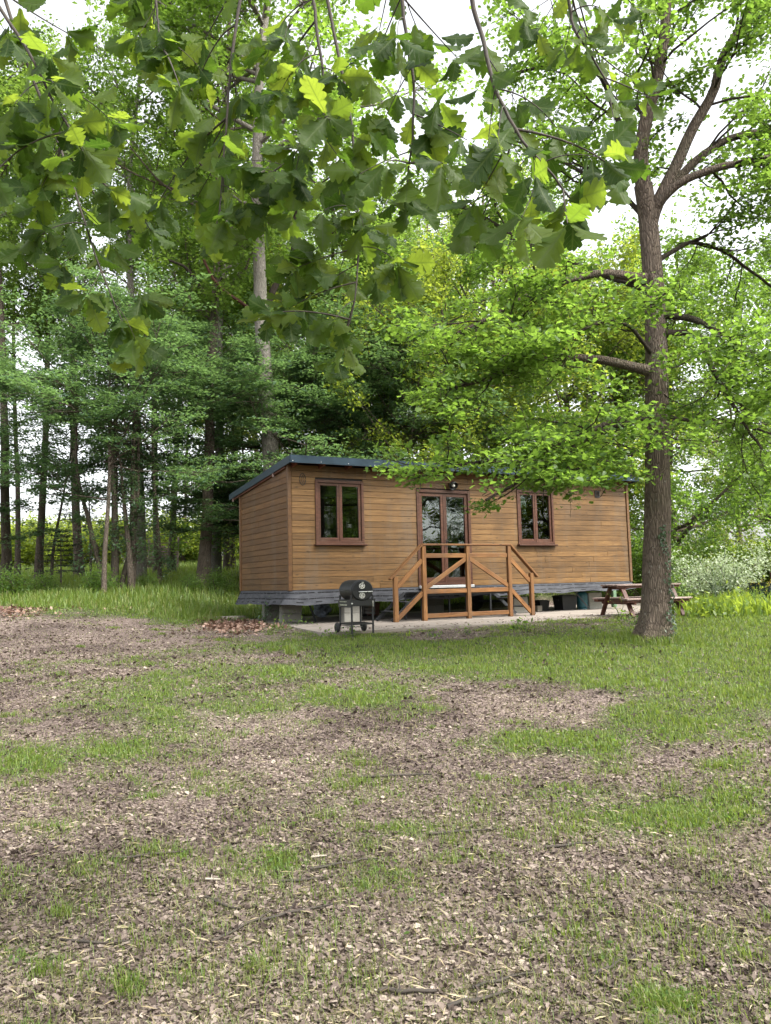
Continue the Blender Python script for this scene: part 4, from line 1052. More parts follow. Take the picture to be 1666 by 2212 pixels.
    for (pix, ya, yb, wa, wb, k2, t0) in limbs:
        Q = path(pix, ya, yb, 20); Q = Q + np.cumsum(rng.normal(0, .012, Q.shape), 0) * np.linspace(0, 1, 20)[:, None]
        R = np.linspace(wa, wb, 20) / 2 / FPX * 11.9; R[0] *= 1.25
        mobj('limb', tubes_mesh('limb', [(Q[None], R[None], 12)], M_BARK if wa > 19 else M_BARK_R), ok)
        up_ = pix[-1][1] < 420; k2 = k2 + 4 if up_ else k2
        P2, D2, R2, tt = children(rng, Q[None], R[None], k2, t0, 1.0, .95, .3, .72)
        L2 = rng.uniform(.8, 2.6 if up_ else 1.9, len(P2)) * (1.15 - .5 * tt)
        b2, r2 = curves(rng, P2, D2, L2, np.minimum(R2 * .45, .022), .006, 6, .2, rng.choice([-.04, .02, .05], len(P2)))
        P3, D3, R3, _ = children(rng, b2, r2, 7, .2, 1.0, .8, .3, .75)
        b3, r3 = curves(rng, P3, D3, rng.uniform(.3, .75, len(P3)), .006, .003, 4, .25, 0)
        def clear(b):      # no foliage hangs before the lower cabin front, save a few sprigs
            e = (b[:, -1] + b[:, b.shape[1] // 2]) / 2 + B; x_, y_ = project(e[:, 0], e[:, 1], e[:, 2])
            lim = np.interp(x_, [700, 824, 826, 870, 1000, 1100, 1200, 1330, 1420, 1470, 1520], [640, 780, 1052, 1048, 1022, 1052, 1062, 1052, 1082, 1140, 1230])
            return (y_ < lim) | ((x_ - 1050) ** 2 + (y_ - 1096) ** 2 < 24 ** 2) | ((x_ - 1222) ** 2 + (y_ - 1085) ** 2 < 20 ** 2)
        kb = clear(b2); b2, r2 = b2[kb], r2[kb]; kb = clear(b3); b3, r3 = b3[kb], r3[kb]
        tw += [(b2, r2, 5), (b3, r3, 3)]; lc = leaf_cloud(rng, b3, 30, .11, .1); lc[:, 2] = np.repeat(b3[:, 2, 2], 30) * .6 + lc[:, 2] * .4; leaves.append(lc)
    tag(mobj('twig', tubes_mesh('twig', tw, M_BARK_R), ok), kind='stuff')
    P = np.concatenate(leaves)
    Nv = rng.normal(0, 1, (len(P), 3)) * .36 + UP * .75
    mobj('crown', scatter_mesh('crown', rng, P, Nv, rng.uniform(.06, .115, len(P)), L_OAK, LOB8), ok)
    # ivy climbing the near side
    ip = []; iN = []
    for k in range(210):
        z = rng.uniform(0, 1) ** 1.4 * 1.75; a = -1.15 + .35 * math.sin(z * 3) + rng.normal(0, .16 + .12 * (z < .5)); r = float(np.interp(z, tp[:, 2], rr)) * (1.12 + .12 * max(0, 1 - z / .5)) + .012
        c = np.array([np.interp(z, tp[:, 2], tp[:, j]) for j in range(2)])
        ip.append((c[0] + r * math.cos(a), c[1] + r * math.sin(a), z)); iN.append((math.cos(a), math.sin(a), .35))
    ip = np.array(ip); iN = np.array(iN)
    mobj('ivy', scatter_mesh('ivy', rng, ip, iN + rng.normal(0, .3, iN.shape), rng.uniform(.035, .07, len(ip)), L_IVY, OVAL), ok)
big_oak()

# ------------------------------------------------------------------ the wood
GR = 'trees of the wood around the clearing'
tall = [tree_meshes(21, 23, .225, .42, 4.6, 26, lm=L_FOREST), tree_meshes(22, 25, .29, .42, 5.0, 26, lm=L_OAK, bm=M_BARK_L), tree_meshes(23, 21, .18, .40, 3.8, 28, lm=L_FOREST, bm=M_BARK_D),
        tree_meshes(24, 22, .27, .16, 5.2, 32, lm=L_YELLOW, leaf=.16, low=.7), tree_meshes(25, 24, .3, .34, 4.8, 28, lm=L_TEAL, flat=.3, upb=.8)]
horn = [tree_meshes(31, 9.5, .08, .34, 3.8, 30, 6, 4, 40, .125, .16, M_BARK_D, L_TEAL, 1.25, .0, .85, flat=.75, low=.6), tree_meshes(32, 8.5, .075, .26, 3.6, 32, 6, 4, 40, .125, .16, M_BARK_D, L_TEAL, 1.3, .0, .85, flat=.75, low=.7)]
oakm = [tree_meshes(41, 13, .2, .14, 5.4, 34, 6, 4, 42, .15, .19, M_BARK, L_OAK, 1.2, .02, .6, low=.75), tree_meshes(42, 12, .18, .08, 5.0, 36, 6, 4, 42, .15, .19, M_BARK, L_YELLOW, 1.25, .0, .6, low=.8)]

def tree_at(meshes, px, y, scale=1.0, wide=1.0, label=None, rz=None, group=GR, lean=(0, 0), cat='tree'):
    g = gpos(px, y)
    return make_tree('woodland_tree', meshes, g, rnd.uniform(0, 6.28) if rz is None else rz, (scale * wide, scale * wide, scale), label, cat, group, (lean[0], lean[1], rnd.uniform(0, 6.28) if rz is None else rz))
FAR = 'tall leafy tree deep in the wood behind the clearing'
# trunks that can be told apart on the left, from left to right
tree_at(tall[2], 12, 27, 1.0, .95, 'tall slim trunk at the left edge of the wood, nearest of the edge trees', 1.0, lean=(0, .012))
tree_at(tall[2], 38, 33, .95, .7, 'thin trunk just behind the leftmost tall tree', 2.2)
tree_at(tall[0], 84, 29, .92, .72, 'pale straight trunk left of the small spruce', .6)
tree_at(tall[0], 171, 33, 1.0, .85, 'grey trunk right of the small spruce', 2.9)
tree_at(tall[1], 302, 28, .9, .75, 'lichen flecked trunk just right of the dark stem clump', 1.7)
tree_at(tall[2], 338, 35, .95, .8, 'slim trunk in front of the log pile', .2)
tree_at(tall[2], 371, 36, 1.0, .9, 'slim dark trunk between the log pile and the thick brown trunk', 4.1)
T_BROWN = tree_at(tall[0], 438, 26, .95, 1.0, 'thick brown trunk left of the cabin, with steep limbs high up', 5.2)
tree_at(tall[1], 464, 31, .95, .75, 'pale lichen coated trunk right behind the thick brown trunk', 3.3)
tree_at(tall[2], 490, 37, 1.0, .85, 'left one of two slim trunks beside the cabin eave', 1.2)
tree_at(tall[2], 501, 39, 1.0, .95, 'right one of two slim trunks beside the cabin eave', 3.9)
T_PALE = tree_at(tall[1], 583, 25.5, 1.02, 1.12, 'thick pale lichen covered trunk rising behind the cabin roof', 2.0, lean=(0, -.03))
tree_at(tall[0], 745, 31, .95, .8, 'straight trunk behind the middle of the cabin roof', 1.1)
tree_at(tall[2], 862, 30, .8, 1.0, 'left stem of the narrow pair behind the cabin roof', .3)
tree_at(tall[2], 884, 31, .7, .7, 'right stem of the narrow pair behind the cabin roof', 2.4, lean=(0, .05))
def add_limb(root, pix, y0, y1, w0, w1, mat=M_BARK_R, nm='limb', k2=0):
    p = np.array(pix, float); P = at(p[:, 0], p[:, 1], np.linspace(y0, y1, len(p))); inv = Matrix.LocRotScale(root.location, root.rotation_euler, root.scale).inverted()
    d = np.r_[0, np.cumsum(np.linalg.norm(np.diff(P, axis=0), axis=1))]; q = np.linspace(0, d[-1], 16); Q = np.stack([np.interp(q, d, P[:, k]) for k in range(3)], 1); Q[1:-1] = Q[1:-1] * .5 + .25 * (Q[:-2] + Q[2:])
    Q = np.array([inv @ Vector(v) for v in Q]); R = np.linspace(w0, w1, 16) / 2 / FPX * y0
    mobj(nm, tubes_mesh(nm, [(Q[None], R[None], 9)], mat), root)
add_limb(T_PALE, [(568, 690), (580, 650), (600, 605), (630, 562), (638, 520), (632, 480), (650, 440)], 25.4, 24.6, 15, 8)
add_limb(T_PALE, [(556, 682), (520, 652), (482, 628), (458, 600), (440, 560)], 25.4, 24.0, 8, 5, M_TABLE, 'dead_limb')
add_limb(T_BROWN, [(440, 640), (425, 610), (400, 575), (360, 560)], 26, 25, 11, 5)
add_limb(T_BROWN, [(446, 660), (470, 630), (480, 600)], 26, 25.6, 9, 5)
add_limb(T_BROWN, [(436, 780), (400, 750), (372, 730), (350, 690)], 26, 24.6, 9, 4)
# layered young hornbeams
horn_spots = [(225, 21.2, .84, 'young hornbeam with flat sprays over the dark stem clump'), (640, 25, .95, 'bluish layered hornbeam left above the cabin roof'), (770, 27, 1.0, 'bluish layered hornbeam above the middle of the cabin roof'),
              (440, 29, .95, 'layered hornbeam between the thick trunk and the cabin'), (110, 27, .72, 'layered hornbeam behind the small spruce'), (-20, 24, .85, 'layered hornbeam at the left edge of the wood'),
              (345, 24.5, .88, 'layered hornbeam overhanging the log pile'), (540, 30, 1.0, 'layered hornbeam behind the left eave of the cabin'), (860, 26.5, .95, 'bluish layered hornbeam in front of the narrow stem pair'), (700, 24.8, .8, 'smallest bluish hornbeam just over the cabin roof')]
for k, (px, y, s, lb) in enumerate(horn_spots): tree_at(horn[k % 2], px, y, s, 1.1, lb, None, 'young hornbeams under the tall trees')
# dark multi stem clump
def stem_clump():
    g = gpos(243, 23.0); rng = np.random.default_rng(5); o = empty('stem_clump', g, 0, 'clump of dark thin leafy stems at the edge of the wood', 'tree', GR)
    P0 = np.array([(-.25, 0, -.1), (0, .1, -.1), (.08, -.1, -.1), (.2, .05, -.1), (.55, 0, -.1)]); D = np.array([(-.06, 0, 1), (.02, 0, 1), (.09, 0, 1), (.12, .04, 1), (.1, 0, 1.0)])
    b1, r1 = curves(rng, P0, D, [6.5, 8, 7.5, 7, 8.5], [.085, .13, .11, .09, .12], .02, 14, .05, .05)
    P2, D2, R2, t2 = children(rng, b1, r1, 22, .12, 1, 1.2, .25); b2, r2 = curves(rng, P2, D2, rng.uniform(.6, 1.9, len(P2)) * (.6 + .5 * t2), np.minimum(R2 * .4, .018), .005, 6, .14, .01)
    P3, D3, R3, _ = children(rng, b2, r2, 5, .2, 1, .8, .3, .6); b3, r3 = curves(rng, P3, D3, rng.uniform(.2, .5, len(P3)), .005, .003, 3, .2, 0)
    mobj('trunk', tubes_mesh('trunk', [(b1, r1, 9), (b2, r2, 4), (b3, r3, 3)], M_BARK_D), o)
    P = leaf_cloud(rng, b3, 14, .1); mobj('crown', scatter_mesh('crown', rng, P, rng.normal(0, .3, P.shape) + UP * .8, rng.uniform(.07, .13, len(P)), L_TEAL), o)
stem_clump()
def sapling(px, y, H, r, seed, label, lm=L_TEAL, n=16, wid=.8):
    g = gpos(px, y); rng = np.random.default_rng(seed); o = empty('sapling', g, 0, label, 'sapling')
    b1, r1 = curves(rng, np.array([[0, 0, -.1]]), np.array([[0, 0, 1.0]]), H, r, .006, 12, .05, .05)
    P2, D2, R2, t2 = children(rng, b1, r1, n, .15, 1, 1.1, .25); b2, r2 = curves(rng, P2, D2, wid * rng.uniform(.5, 1.2, len(P2)), np.minimum(R2 * .5, .012), .003, 5, .16, .01)
    P3, D3, R3, _ = children(rng, b2, r2, 4, .2, 1, .8, .3, .6); b3, r3 = curves(rng, P3, D3, rng.uniform(.15, .4, len(P3)), .004, .002, 3, .2, 0)
    mobj('trunk', tubes_mesh('trunk', [(b1, r1, 7), (b2, r2, 4), (b3, r3, 3)], M_BARK_D), o)
    P = leaf_cloud(rng, b3, 12, .08); mobj('crown', scatter_mesh('crown', rng, P, rng.normal(0, .35, P.shape) + UP * .7, rng.uniform(.06, .12, len(P)), lm), o)
sapling(196, 23.2, 4.2, .045, 1, 'thin leafy sapling left of the dark stem clump')
sapling(283, 22.6, 5.2, .11, 2, 'dark crooked sapling right of the dark stem clump', n=24)
sapling(345, 24.5, 1.1, .02, 3, 'knee high leafy sapling in the grass under the wood', n=10, wid=.35)
def spruce():
    g = gpos(132, 24.5); rng = np.random.default_rng(7); o = empty('young_spruce', g, 0, 'small sparse spruce at the edge of the wood', 'spruce')
    b1, r1 = curves(rng, np.array([[0, 0, -.1]]), np.array([[0, 0, 1.0]]), 2.0, .035, .006, 10, .015, .03); P0 = []; D0 = []; L0 = []
    for k in range(9):
        z = .62 + k * .15
        for q in range(6): a = q * 1.05 + k * .5 + rng.normal(0, .15); P0.append((0, 0, z)); D0.append((math.cos(a), math.sin(a), -.05 + .03 * k)); L0.append((1.05 - k * .105) * rng.uniform(.7, 1.1))
    b2, r2 = curves(rng, np.array(P0, float), np.array(D0), np.array(L0), .012, .003, 6, .05, .0)
    P3, D3, R3, _ = children(rng, b2, r2, 8, .25, 1, .8, .15, .9); b3, r3 = curves(rng, P3, D3, rng.uniform(.08, .26, len(P3)), .003, .002, 2, .05, 0)
    mobj('trunk', tubes_mesh('trunk', [(b1, r1, 7), (b2, r2, 4), (b3, r3, 3)], M_BARK_D), o)
    P = leaf_cloud(rng, b3, 16, .008, .0); mobj('crown', scatter_mesh('crown', rng, P, rng.normal(0, 1, P.shape), rng.uniform(.02, .035, len(P)), L_SPRUCE), o)
spruce()
# deeper wood: pale green and dark trees one cannot tell apart, staggered behind
deep = [(395, 58), (560, 50), (690, 50), (805, 44), (910, 42),
        (1060, 41), (1210, 46)]
DL = ['right of the log pile', 'above the left eave of the cabin', 'above the left window of the cabin', 'left of the narrow stem pair', 'right of the narrow stem pair', 'above the right half of the cabin roof', 'left of the forked oak trunk']
for k, (px, y) in enumerate(deep):
    tree_at(tall[(k * 3 + (px > 800) * 3) % 5], px, y, rnd.uniform(.86, 1.08), rnd.uniform(.75, 1.0), 'tall leafy tree deep in the wood ' + DL[k])
# broad, low crowned oaks behind the right half of the cabin
for px, y, k, s, lb in ((600, 33, 0, 1.0, 'mid green oak in the wood behind the left end of the cabin roof'), (720, 35, 1, 1.15, 'bright oak in the wood behind the middle of the cabin roof'), (830, 32, 0, 1.05, 'mid green oak behind the narrow pair of stems'), (960, 27, 1, .95, 'bright broad crowned oak behind the cabin, left of the big oak limbs'), (1090, 29, 0, 1.0, 'broad green oak behind the right half of the cabin roof'), (1230, 27.5, 1, 1.0, 'bright broad oak behind the right end of the cabin'),
                        (1345, 30, 0, 1.0, 'broad green oak directly behind the trunk of the big oak'), (1470, 27, 0, .85, 'low branched oak right of the big oak trunk'), (1100, 37, 1, 1.25, 'taller bright oak farther behind the cabin roof'),
                        (1610, 46, 1, .95, 'pale bright oak at the right edge beyond the bushes'), (1720, 29, 0, .95, 'green oak cut by the right edge of the picture')):
    tree_at(oakm[k], px, y, s, 1.0, lb, None, 'broad oaks behind the cabin')
# the trees behind the photographer, seen only in the window panes
for k, (x, y) in enumerate(((22, -4), (26, 1), (29, -3), (33, 3), (34, -7), (30, 9.5), (37, 7), (24, -10), (34, 13), (41, 1), (38, -13))):
    make_tree('woodland_tree', (oakm + horn + oakm)[k % 6], Vector((x, y, float(ground_z(x, y)))), k * 1.3, 1.0 + .1 * (k % 3), 'tree mirrored in the window panes, on the far side of the clearing', 'tree', 'trees mirrored in the panes')

# ------------------------------------------------------------------ bushes
bu = [bush_meshes(51, 2.6, 2.4, 5200, .14, L_YELLOW), bush_meshes(52, 2.2, 2.6, 5200, .13, L_YELLOW), bush_meshes(53, 1.9, 1.9, 6000, .085, L_PALE, 14), bush_meshes(54, 2.4, 2.2, 5600, .11, L_OAK), bush_meshes(55, .9, 1.3, 2600, .085, L_FOREST)]
HB = ['at the far left edge', 'beyond the leftmost slim trunk', 'beyond the pale straight trunk', 'beyond the small spruce', 'beyond the thin leafy sapling', 'beyond the dark stem clump', 'beyond the lichen flecked trunk', 'just right of the log pile', 'beyond the thick brown trunk', 'beyond the pale lichen coated trunk', 'beside the left eave of the cabin']
for k, lb in enumerate(HB):
    make_bush('hedge_bush', bu[k % 2], gpos(-20 + 54 * k, 55 + (k * 37 % 11) * .9), k * 1.7, (2.7, 1.9, rnd.uniform(1.3, 1.9)), 'sunlit yellow green bush ' + lb, 'bush', 'sunlit bushes beyond the wood')
for px, y, j, s, lb in ((1400, 24.5, 3, 1.0, 'green bush directly behind the right end of the cabin'), (1462, 26, 1, .8, 'yellow green bush between the big trunk and the pale bush'), (1500, 27, 3, 1.1, 'dense green bush behind the pale bush'),
                        (1562, 22.5, 2, .95, 'pale silvery bush beyond the picnic table'), (1606, 27, 3, .8, 'green bush left of the blue grey trailer'), (1640, 26, 1, .95, 'yellow green bush behind the blue grey trailer'),
                        (1700, 25, 3, 1.0, 'green bush at the right edge behind the trailer'), (1530, 33, 1, .9, 'bright bush in the gap under the low branches'), (1440, 22.5, 4, 1.0, 'low dark bush right of the green service post')):
    make_bush('bush', bu[j], gpos(px, y), px * .7, s, lb, 'bush', 'bushes right of the cabin')
for px, y, s, lb in ((20, 21.5, .9, 'low dark bramble at the left edge of the wood'), (95, 22.5, .7, 'low dark bramble under the pale straight trunk'), (212, 21.8, .8, 'low dark bramble at the foot of the dark stem clump'), (412, 24, .6, 'low bramble left of the thick brown trunk'),
                     (470, 25, .8, 'low bramble between the thick brown trunk and the cabin'), (318, 23.5, .5, 'small bramble right of the dark stem clump')):
    make_bush('bramble', bu[4], gpos(px, y), px, s, lb, 'bramble', 'brambles along the wood edge')

# ------------------------------------------------------------------ grass, dead leaves
def sample_ground(rng, n, ymin, ymax, pad=260, power=1.0):
    """points over the ground in view and a good way either side, thinner with distance"""
    u = rng.uniform(0, 1, n)
    if abs(power - 1) < 1e-6: y = ymin * (ymax / ymin) ** u
    else: y = (ymin ** (1 - power) + u * (ymax ** (1 - power) - ymin ** (1 - power))) ** (1 / (1 - power))
    half = (833 + pad) / FPX
    x = rng.uniform(-1, 1, n) * half * y
    return x, y
SCRAP = (np.array([(0, 0, 0), (.45, .2, .12), (.3, .8, .2), (-.2, 1, .05), (-.4, .5, .16)]), [(0, 1, 2), (0, 2, 3), (0, 3, 4)])

def blades(name, rng, x, y, h, w, mat, bend=.5, kind='stuff'):
    n = len(x); z = ground_z(x, y); a = rng.uniform(0, 2 * math.pi, n); f = a + math.pi / 2 + rng.normal(0, .4, n)
    b = rng.uniform(.1, 1, n) * bend * h; cx, sx = np.cos(f), np.sin(f); wx, wy = np.cos(a) * w / 2, np.sin(a) * w / 2
    P = np.stack([x, y, z - .01], 1)
    def off(fr, t): return np.stack([cx * b * fr, sx * b * fr, h * t], 1)
    wv = np.stack([wx, wy, 0 * wx], 1)
    V = np.stack([P - wv, P + wv, P + off(.3, .6) + wv * .75, P + off(.3, .6) - wv * .75, P + off(1, .95 - .25 * bend)], 1)
    base = (np.arange(n) * 5)[:, None]
    F = np.concatenate([np.concatenate([base + np.array([0, 1, 2, 3]), base + np.array([3, 2, 4])], 1)], 1)
    cnt = np.tile([4, 3], n)
    o = mobj(name, np_mesh(name, V.reshape(-1, 3), F.ravel(), cnt, mat)); tag(o, kind=kind); return o

rng = np.random.default_rng(77)
x, y = sample_ground(rng, 520000, 2.3, 24, power=1.35)
g = grass_cover(x, y); keep = rng.uniform(0, 1, len(x)) < np.clip((g - .04) * 1.0, 0, 1) ** 1.3; x, y, g = x[keep], y[keep], g[keep]
tuft = fnoise(x * 3.0, y * 3.0, 3, 3)
near = np.interp(y, [2, 8, 16, 24], [.75, .9, 1.25, 2.0])
h = (.018 + .085 * np.clip(g, 0, 1) * tuft) * rng.uniform(.6, 1.5, len(x)) * near
blades('grass', rng, x, y, h, np.interp(y, [2, 6, 12, 24], [.0035, .006, .010, .018]), L_GRASS, .8)
x, y = sample_ground(rng, 80000, 17.5, 60, pad=160, power=1.5)
g = grass_cover(x, y); s_, t_ = hut_st(x, y); keep = (rng.uniform(0, 1, len(x)) < g) & ~in_slab(s_, t_) & ~((x > -4) & (x < 4) & (y < 20)); x, y = x[keep], y[keep]
blades('tall_grass', rng, x, y, rng.uniform(.14, .42, len(x)) * np.interp(y, [17, 20, 26], [.5, .85, 1]), np.interp(y, [17, 30, 60], [.016, .026, .05]), L_GRASS, .6)

def litter(name, n, y0, y1, size, mat, tmpl, power, keepf, lift=.004, tilt=.35):
    x, y = sample_ground(rng, n, y0, y1, power=power); g = grass_cover(x, y); s_, t_ = hut_st(x, y)
    k = (rng.uniform(0, 1, len(x)) < keepf(x, y, g)) & ~in_slab(s_, t_); x, y = x[k], y[k]
    P = np.stack([x, y, ground_z(x, y) + lift], 1); N = rng.normal(0, tilt, P.shape) + UP
    sz = size(y) * (.4 + 1.1 * rng.uniform(0, 1, len(x)) ** 2.2)
    tag(mobj(name, scatter_mesh(name, rng, P, N, sz, mat, tmpl)), kind='stuff')
clump = lambda x, y: .35 + 1.1 * np.clip(fnoise(x * 1.3, y * 1.3, 55, 4) - .3, 0, 1)
litter('dead_leaves', 42000, 2.2, 17, lambda y: np.interp(y, [2, 5, 10, 17], [.030, .032, .038, .05]), L_LITTER, LOB8, 1.5, lambda x, y, g: (1 - .6 * g) * clump(x, y) * 1.3, .004, .22)
litter('leaf_scraps', 130000, 2.2, 15, lambda y: np.interp(y, [2, 5, 10, 15], [.015, .019, .027, .04]), L_LITTER, SCRAP, 1.5, lambda x, y, g: (1 - .8 * g) * clump(x, y) * 1.5, .003, .28)
litter('bark_crumbs', 110000, 2.2, 12, lambda y: np.interp(y, [2, 6, 12], [.022, .035, .06]), L_CHIP, RHOMB, 1.6, lambda x, y, g: (1 - .7 * g) * (1.2 - clump(x, y) * .6), .004, .5)
litter('far_scraps', 50000, 8, 19, lambda y: np.interp(y, [8, 19], [.034, .055]), L_LITTER, SCRAP, .6, lambda x, y, g: (1 - .9 * g) * clump(x, y) * 1.3, .004, .2)
litter('ground_cover', 60000, 2.4, 19, lambda y: np.interp(y, [2, 8, 19], [.018, .03, .06]), L_OAK, OVAL, 1.3, lambda x, y, g: np.clip(g - .15, 0, 1) * np.clip((fnoise(x * 2.2, y * 2.2, 63, 3) - .42) * 4, 0, 1), .025, .4)
def pile_zone(x, y, g):
    px, py = project(x, y, ground_z(x, y)); d = ((px - 505) / 75) ** 2 + ((py - 1353) / 17) ** 2; e = ((px - 25) / 70) ** 2 + ((py - 1322) / 10) ** 2; f_ = ((px - 310) / 60) ** 2 + ((py - 1317) / 6) ** 2
    return np.clip(np.exp(-d * 1.6) + .6 * np.exp(-e) + .4 * np.exp(-f_), 0, 1)
litter('russet_leaves', 90000, 10.5, 19, lambda y: y * 0 + .085, L_LITTER_R, CURL, 1.0, pile_zone, .02, .5)

x, y = sample_ground(rng, 22000, 2.2, 12, power=1.6); k = rng.uniform(0, 1, len(x)) < .3 + .7 * fnoise(x * 1.1, y * 1.1, 91, 3) - .2; x, y = x[k], y[k]; s_, t_ = hut_st(x, y); k = ~in_slab(s_, t_); x, y = x[k], y[k]
a = rng.uniform(0, 6.28, len(x)); P = np.stack([x, y, ground_z(x, y) + .008], 1)
tag(mobj('straw', scatter_mesh('straw', rng, P, UP + rng.normal(0, .25, P.shape), rng.uniform(.025, .075, len(x)), L_STRAW, (np.array([(-.014, 0, 0), (.014, 0, 0), (.02, .5, .08), (0, 1, .02)]), [(0, 1, 2), (0, 2, 3)]))), kind='stuff')

x, y = sample_ground(rng, 240000, 2.3, 17, power=1.45); k = (rng.uniform(0, 1, len(x)) < .16 + .75 * fnoise(x * 1.6, y * 1.6, 41, 4) ** 1.5 * (fnoise(x * 7, y * 7, 42, 2) > .42)) & (grass_cover(x, y) < .5); x, y = x[k], y[k]; s_, t_ = hut_st(x, y); k = ~in_slab(s_, t_); x, y = x[k], y[k]
blades('thin_grass', rng, x, y, rng.uniform(.015, .055, len(x)), np.interp(y, [2, 6, 12, 17], [.0022, .004, .008, .012]), L_THIN, 1.0)
cx, cy_ = sample_ground(rng, 620, 2.4, 16, power=1.2); k = (grass_cover(cx, cy_) > .03) | (rng.uniform(0, 1, 620) < .45); cx, cy_ = cx[k], cy_[k]; nb_ = 75; rr_ = np.repeat(rng.uniform(.03, .13, len(cx)), nb_)
x = np.repeat(cx, nb_) + rng.normal(0, 1, len(rr_)) * rr_; y = np.repeat(cy_, nb_) + rng.normal(0, 1, len(rr_)) * rr_ * .8; hh = np.repeat(rng.uniform(.03, .09, len(cx)), nb_) * rng.uniform(.5, 1.3, len(x)); s_, t_ = hut_st(x, y); k = ~in_slab(s_, t_)
blades('grass_tufts', rng, x[k], y[k], hh[k], np.interp(y[k], [2, 6, 12, 17], [.003, .0045, .008, .012]), L_GRASS, .9)
a = rng.uniform(0, 6.28, 2600); r_ = .26 + np.abs(rng.normal(0, .22, 2600)); ob = at(1415, 1378, 11.9)
blades('grass_round_trunk', rng, ob[0] + r_ * np.cos(a), ob[1] + r_ * np.sin(a), rng.uniform(.05, .2, 2600), .009, L_GRASS, .7)
s_ = rng.uniform(-.4, 11, 500); t_ = np.interp(s_, [-.5, 3.2, 7.5, 11.2], [-2.8, -3.05, -2.35, -.8]) + np.abs(rng.normal(0, .5, 500)); P = np.array([hut(a, b, .004) for a, b in zip(s_, t_)])
tag(mobj('slab_debris', scatter_mesh('slab_debris', rng, P, UP + rng.normal(0, .2, P.shape), rng.uniform(.02, .07, 500), L_LITTER, CURL)), kind='stuff')

# single things on the ground
def stick(px, py, L, a, r, label, mat=M_TWIG, nm='fallen_stick', group='sticks lying on the ground', bend=.12):
    q = rays(px, py); t = 3.0
    for _ in range(40):
        p = np.array([0, 0, CAMH]) + q * t; t += (float(ground_z(p[0], p[1])) - p[2]) / q[2]
    p = np.array([0, 0, CAMH]) + q * t; rg = np.random.default_rng(int(px + py)); pts = []
    for k in range(6):
        f_ = k / 5 - .5; xx = p[0] + math.cos(a) * L * f_ + rg.normal(0, bend * L * .2); yy = p[1] + math.sin(a) * L * f_ + rg.normal(0, bend * L * .2); pts.append((xx - p[0], yy - p[1], float(ground_z(xx, yy)) + r * 1.1 + .006 - p[2]))
    b = MB().tube(pts, [r, r * .95, r * .9, r * .8, r * .7, r * .5], 6); b.tube([pts[2], (pts[2][0] + .12 * L * math.sin(a), pts[2][1] + .12 * L, pts[2][2] + .02)], [r * .6, r * .3], 5)
    o = b.build(nm, mat, None, Vector(p)); tag(o, label, 'stick', group); return o
SL = 'thin dark stick lying among the dead leaves'
SP = ['left of the bottom middle, angled', 'below the barbecue in the bare middle', 'short, in the bare middle left of the long one', 'bent, left of the bottom middle', 'beside the thick grey stick at the bottom', 'curved, in the lower left quarter', 'by the pale leaves in the lower middle', 'between two grass tufts in the centre', 'long, in the left part of the ground', 'right of centre above a grass strip', 'lower right, by a grass strip', 'longest, in the middle of the bare ground', 'right of the bottom middle', 'at the lower left edge', 'pointing at the bottom right tuft']
for kk, (px, py, L, a, r) in enumerate(((640, 1975, .30, .5, .006), (740, 1870, .34, .25, .007), (660, 1905, .26, .1, .006), (520, 2010, .32, .9, .006), (880, 2150, .22, -.1, .008), (480, 1960, .2, -.6, .007), (1090, 2120, .25, .4, .006), (1000, 1800, .35, .15, .007), (330, 1850, .4, .3, .006),
                        (1240, 1830, .3, .2, .007), (1480, 1930, .28, .05, .006), (860, 1680, .5, .05, .009), (1130, 1995, .2, .3, .006), (200, 2040, .3, -.2, .006), (1330, 2090, .26, .6, .006))):
    stick(px, py, L, a, r, 'thin dark stick ' + SP[kk])
stick(1040, 2165, .24, .35, .007, 'thick grey stick near the bottom centre of the ground')
stick(690, 1855, .08, .2, .006, 'short bleached piece of split wood on the bare ground', M_STONE, 'wood_splinter', None, .02)
stick(460, 1905, .07, .1, .006, 'pale splintered wood chip in the dark bare patch', M_STONE, 'wood_splinter', None, .02)
stick(655, 1355, 1.5, -1.05, .013, 'long straw coloured cane lying across the edge of the concrete slab', M_DRYSTICK, 'dry_cane', None, .03)

# leafy weeds along the slab and by the trailer
def weed(px, y, n, H, size, lm, label, cat='weed', nm='weed', seed=0, spread=.12, stems=7, tmpl=OVAL, upb=.4, flower=None, group=None):
    g = gpos(px, y); rng = np.random.default_rng(seed + int(px)); o = empty(nm, g, 0, label, cat, group)
    a = rng.uniform(0, 6.28, stems); tl = rng.uniform(.05, .55, stems)
    b1, r1 = curves(rng, rng.normal(0, spread * .5, (stems, 3)) * np.array([1, 1, 0]) - UP * .03, np.stack([np.cos(a) * tl, np.sin(a) * tl, np.ones(stems)], 1), H * rng.uniform(.6, 1.1, stems), .005 + .003 * H, .0025, 7, .1, -.01)
    mobj('stem', tubes_mesh('stem', [(b1, r1, 5)], L_IVY), o)
    P = leaf_cloud(rng, b1, max(1, n // stems), spread * .35, .12); mobj('foliage', scatter_mesh('foliage', rng, P, rng.normal(0, .5, P.shape) * (1 - upb) + UP * upb, size * rng.uniform(.6, 1.2, len(P)), lm, tmpl, nrm(rng.normal(0, 1, P.shape))), o)
    if flower is not None:
        P = b1[:, -1] + rng.normal(0, .03, (stems, 3)); P = np.repeat(P, 9, 0) + rng.normal(0, .025, (stems * 9, 3)); mobj('flower', scatter_mesh('flower', rng, P, rng.normal(0, .4, P.shape) + UP, .03, flower), o)
    return o
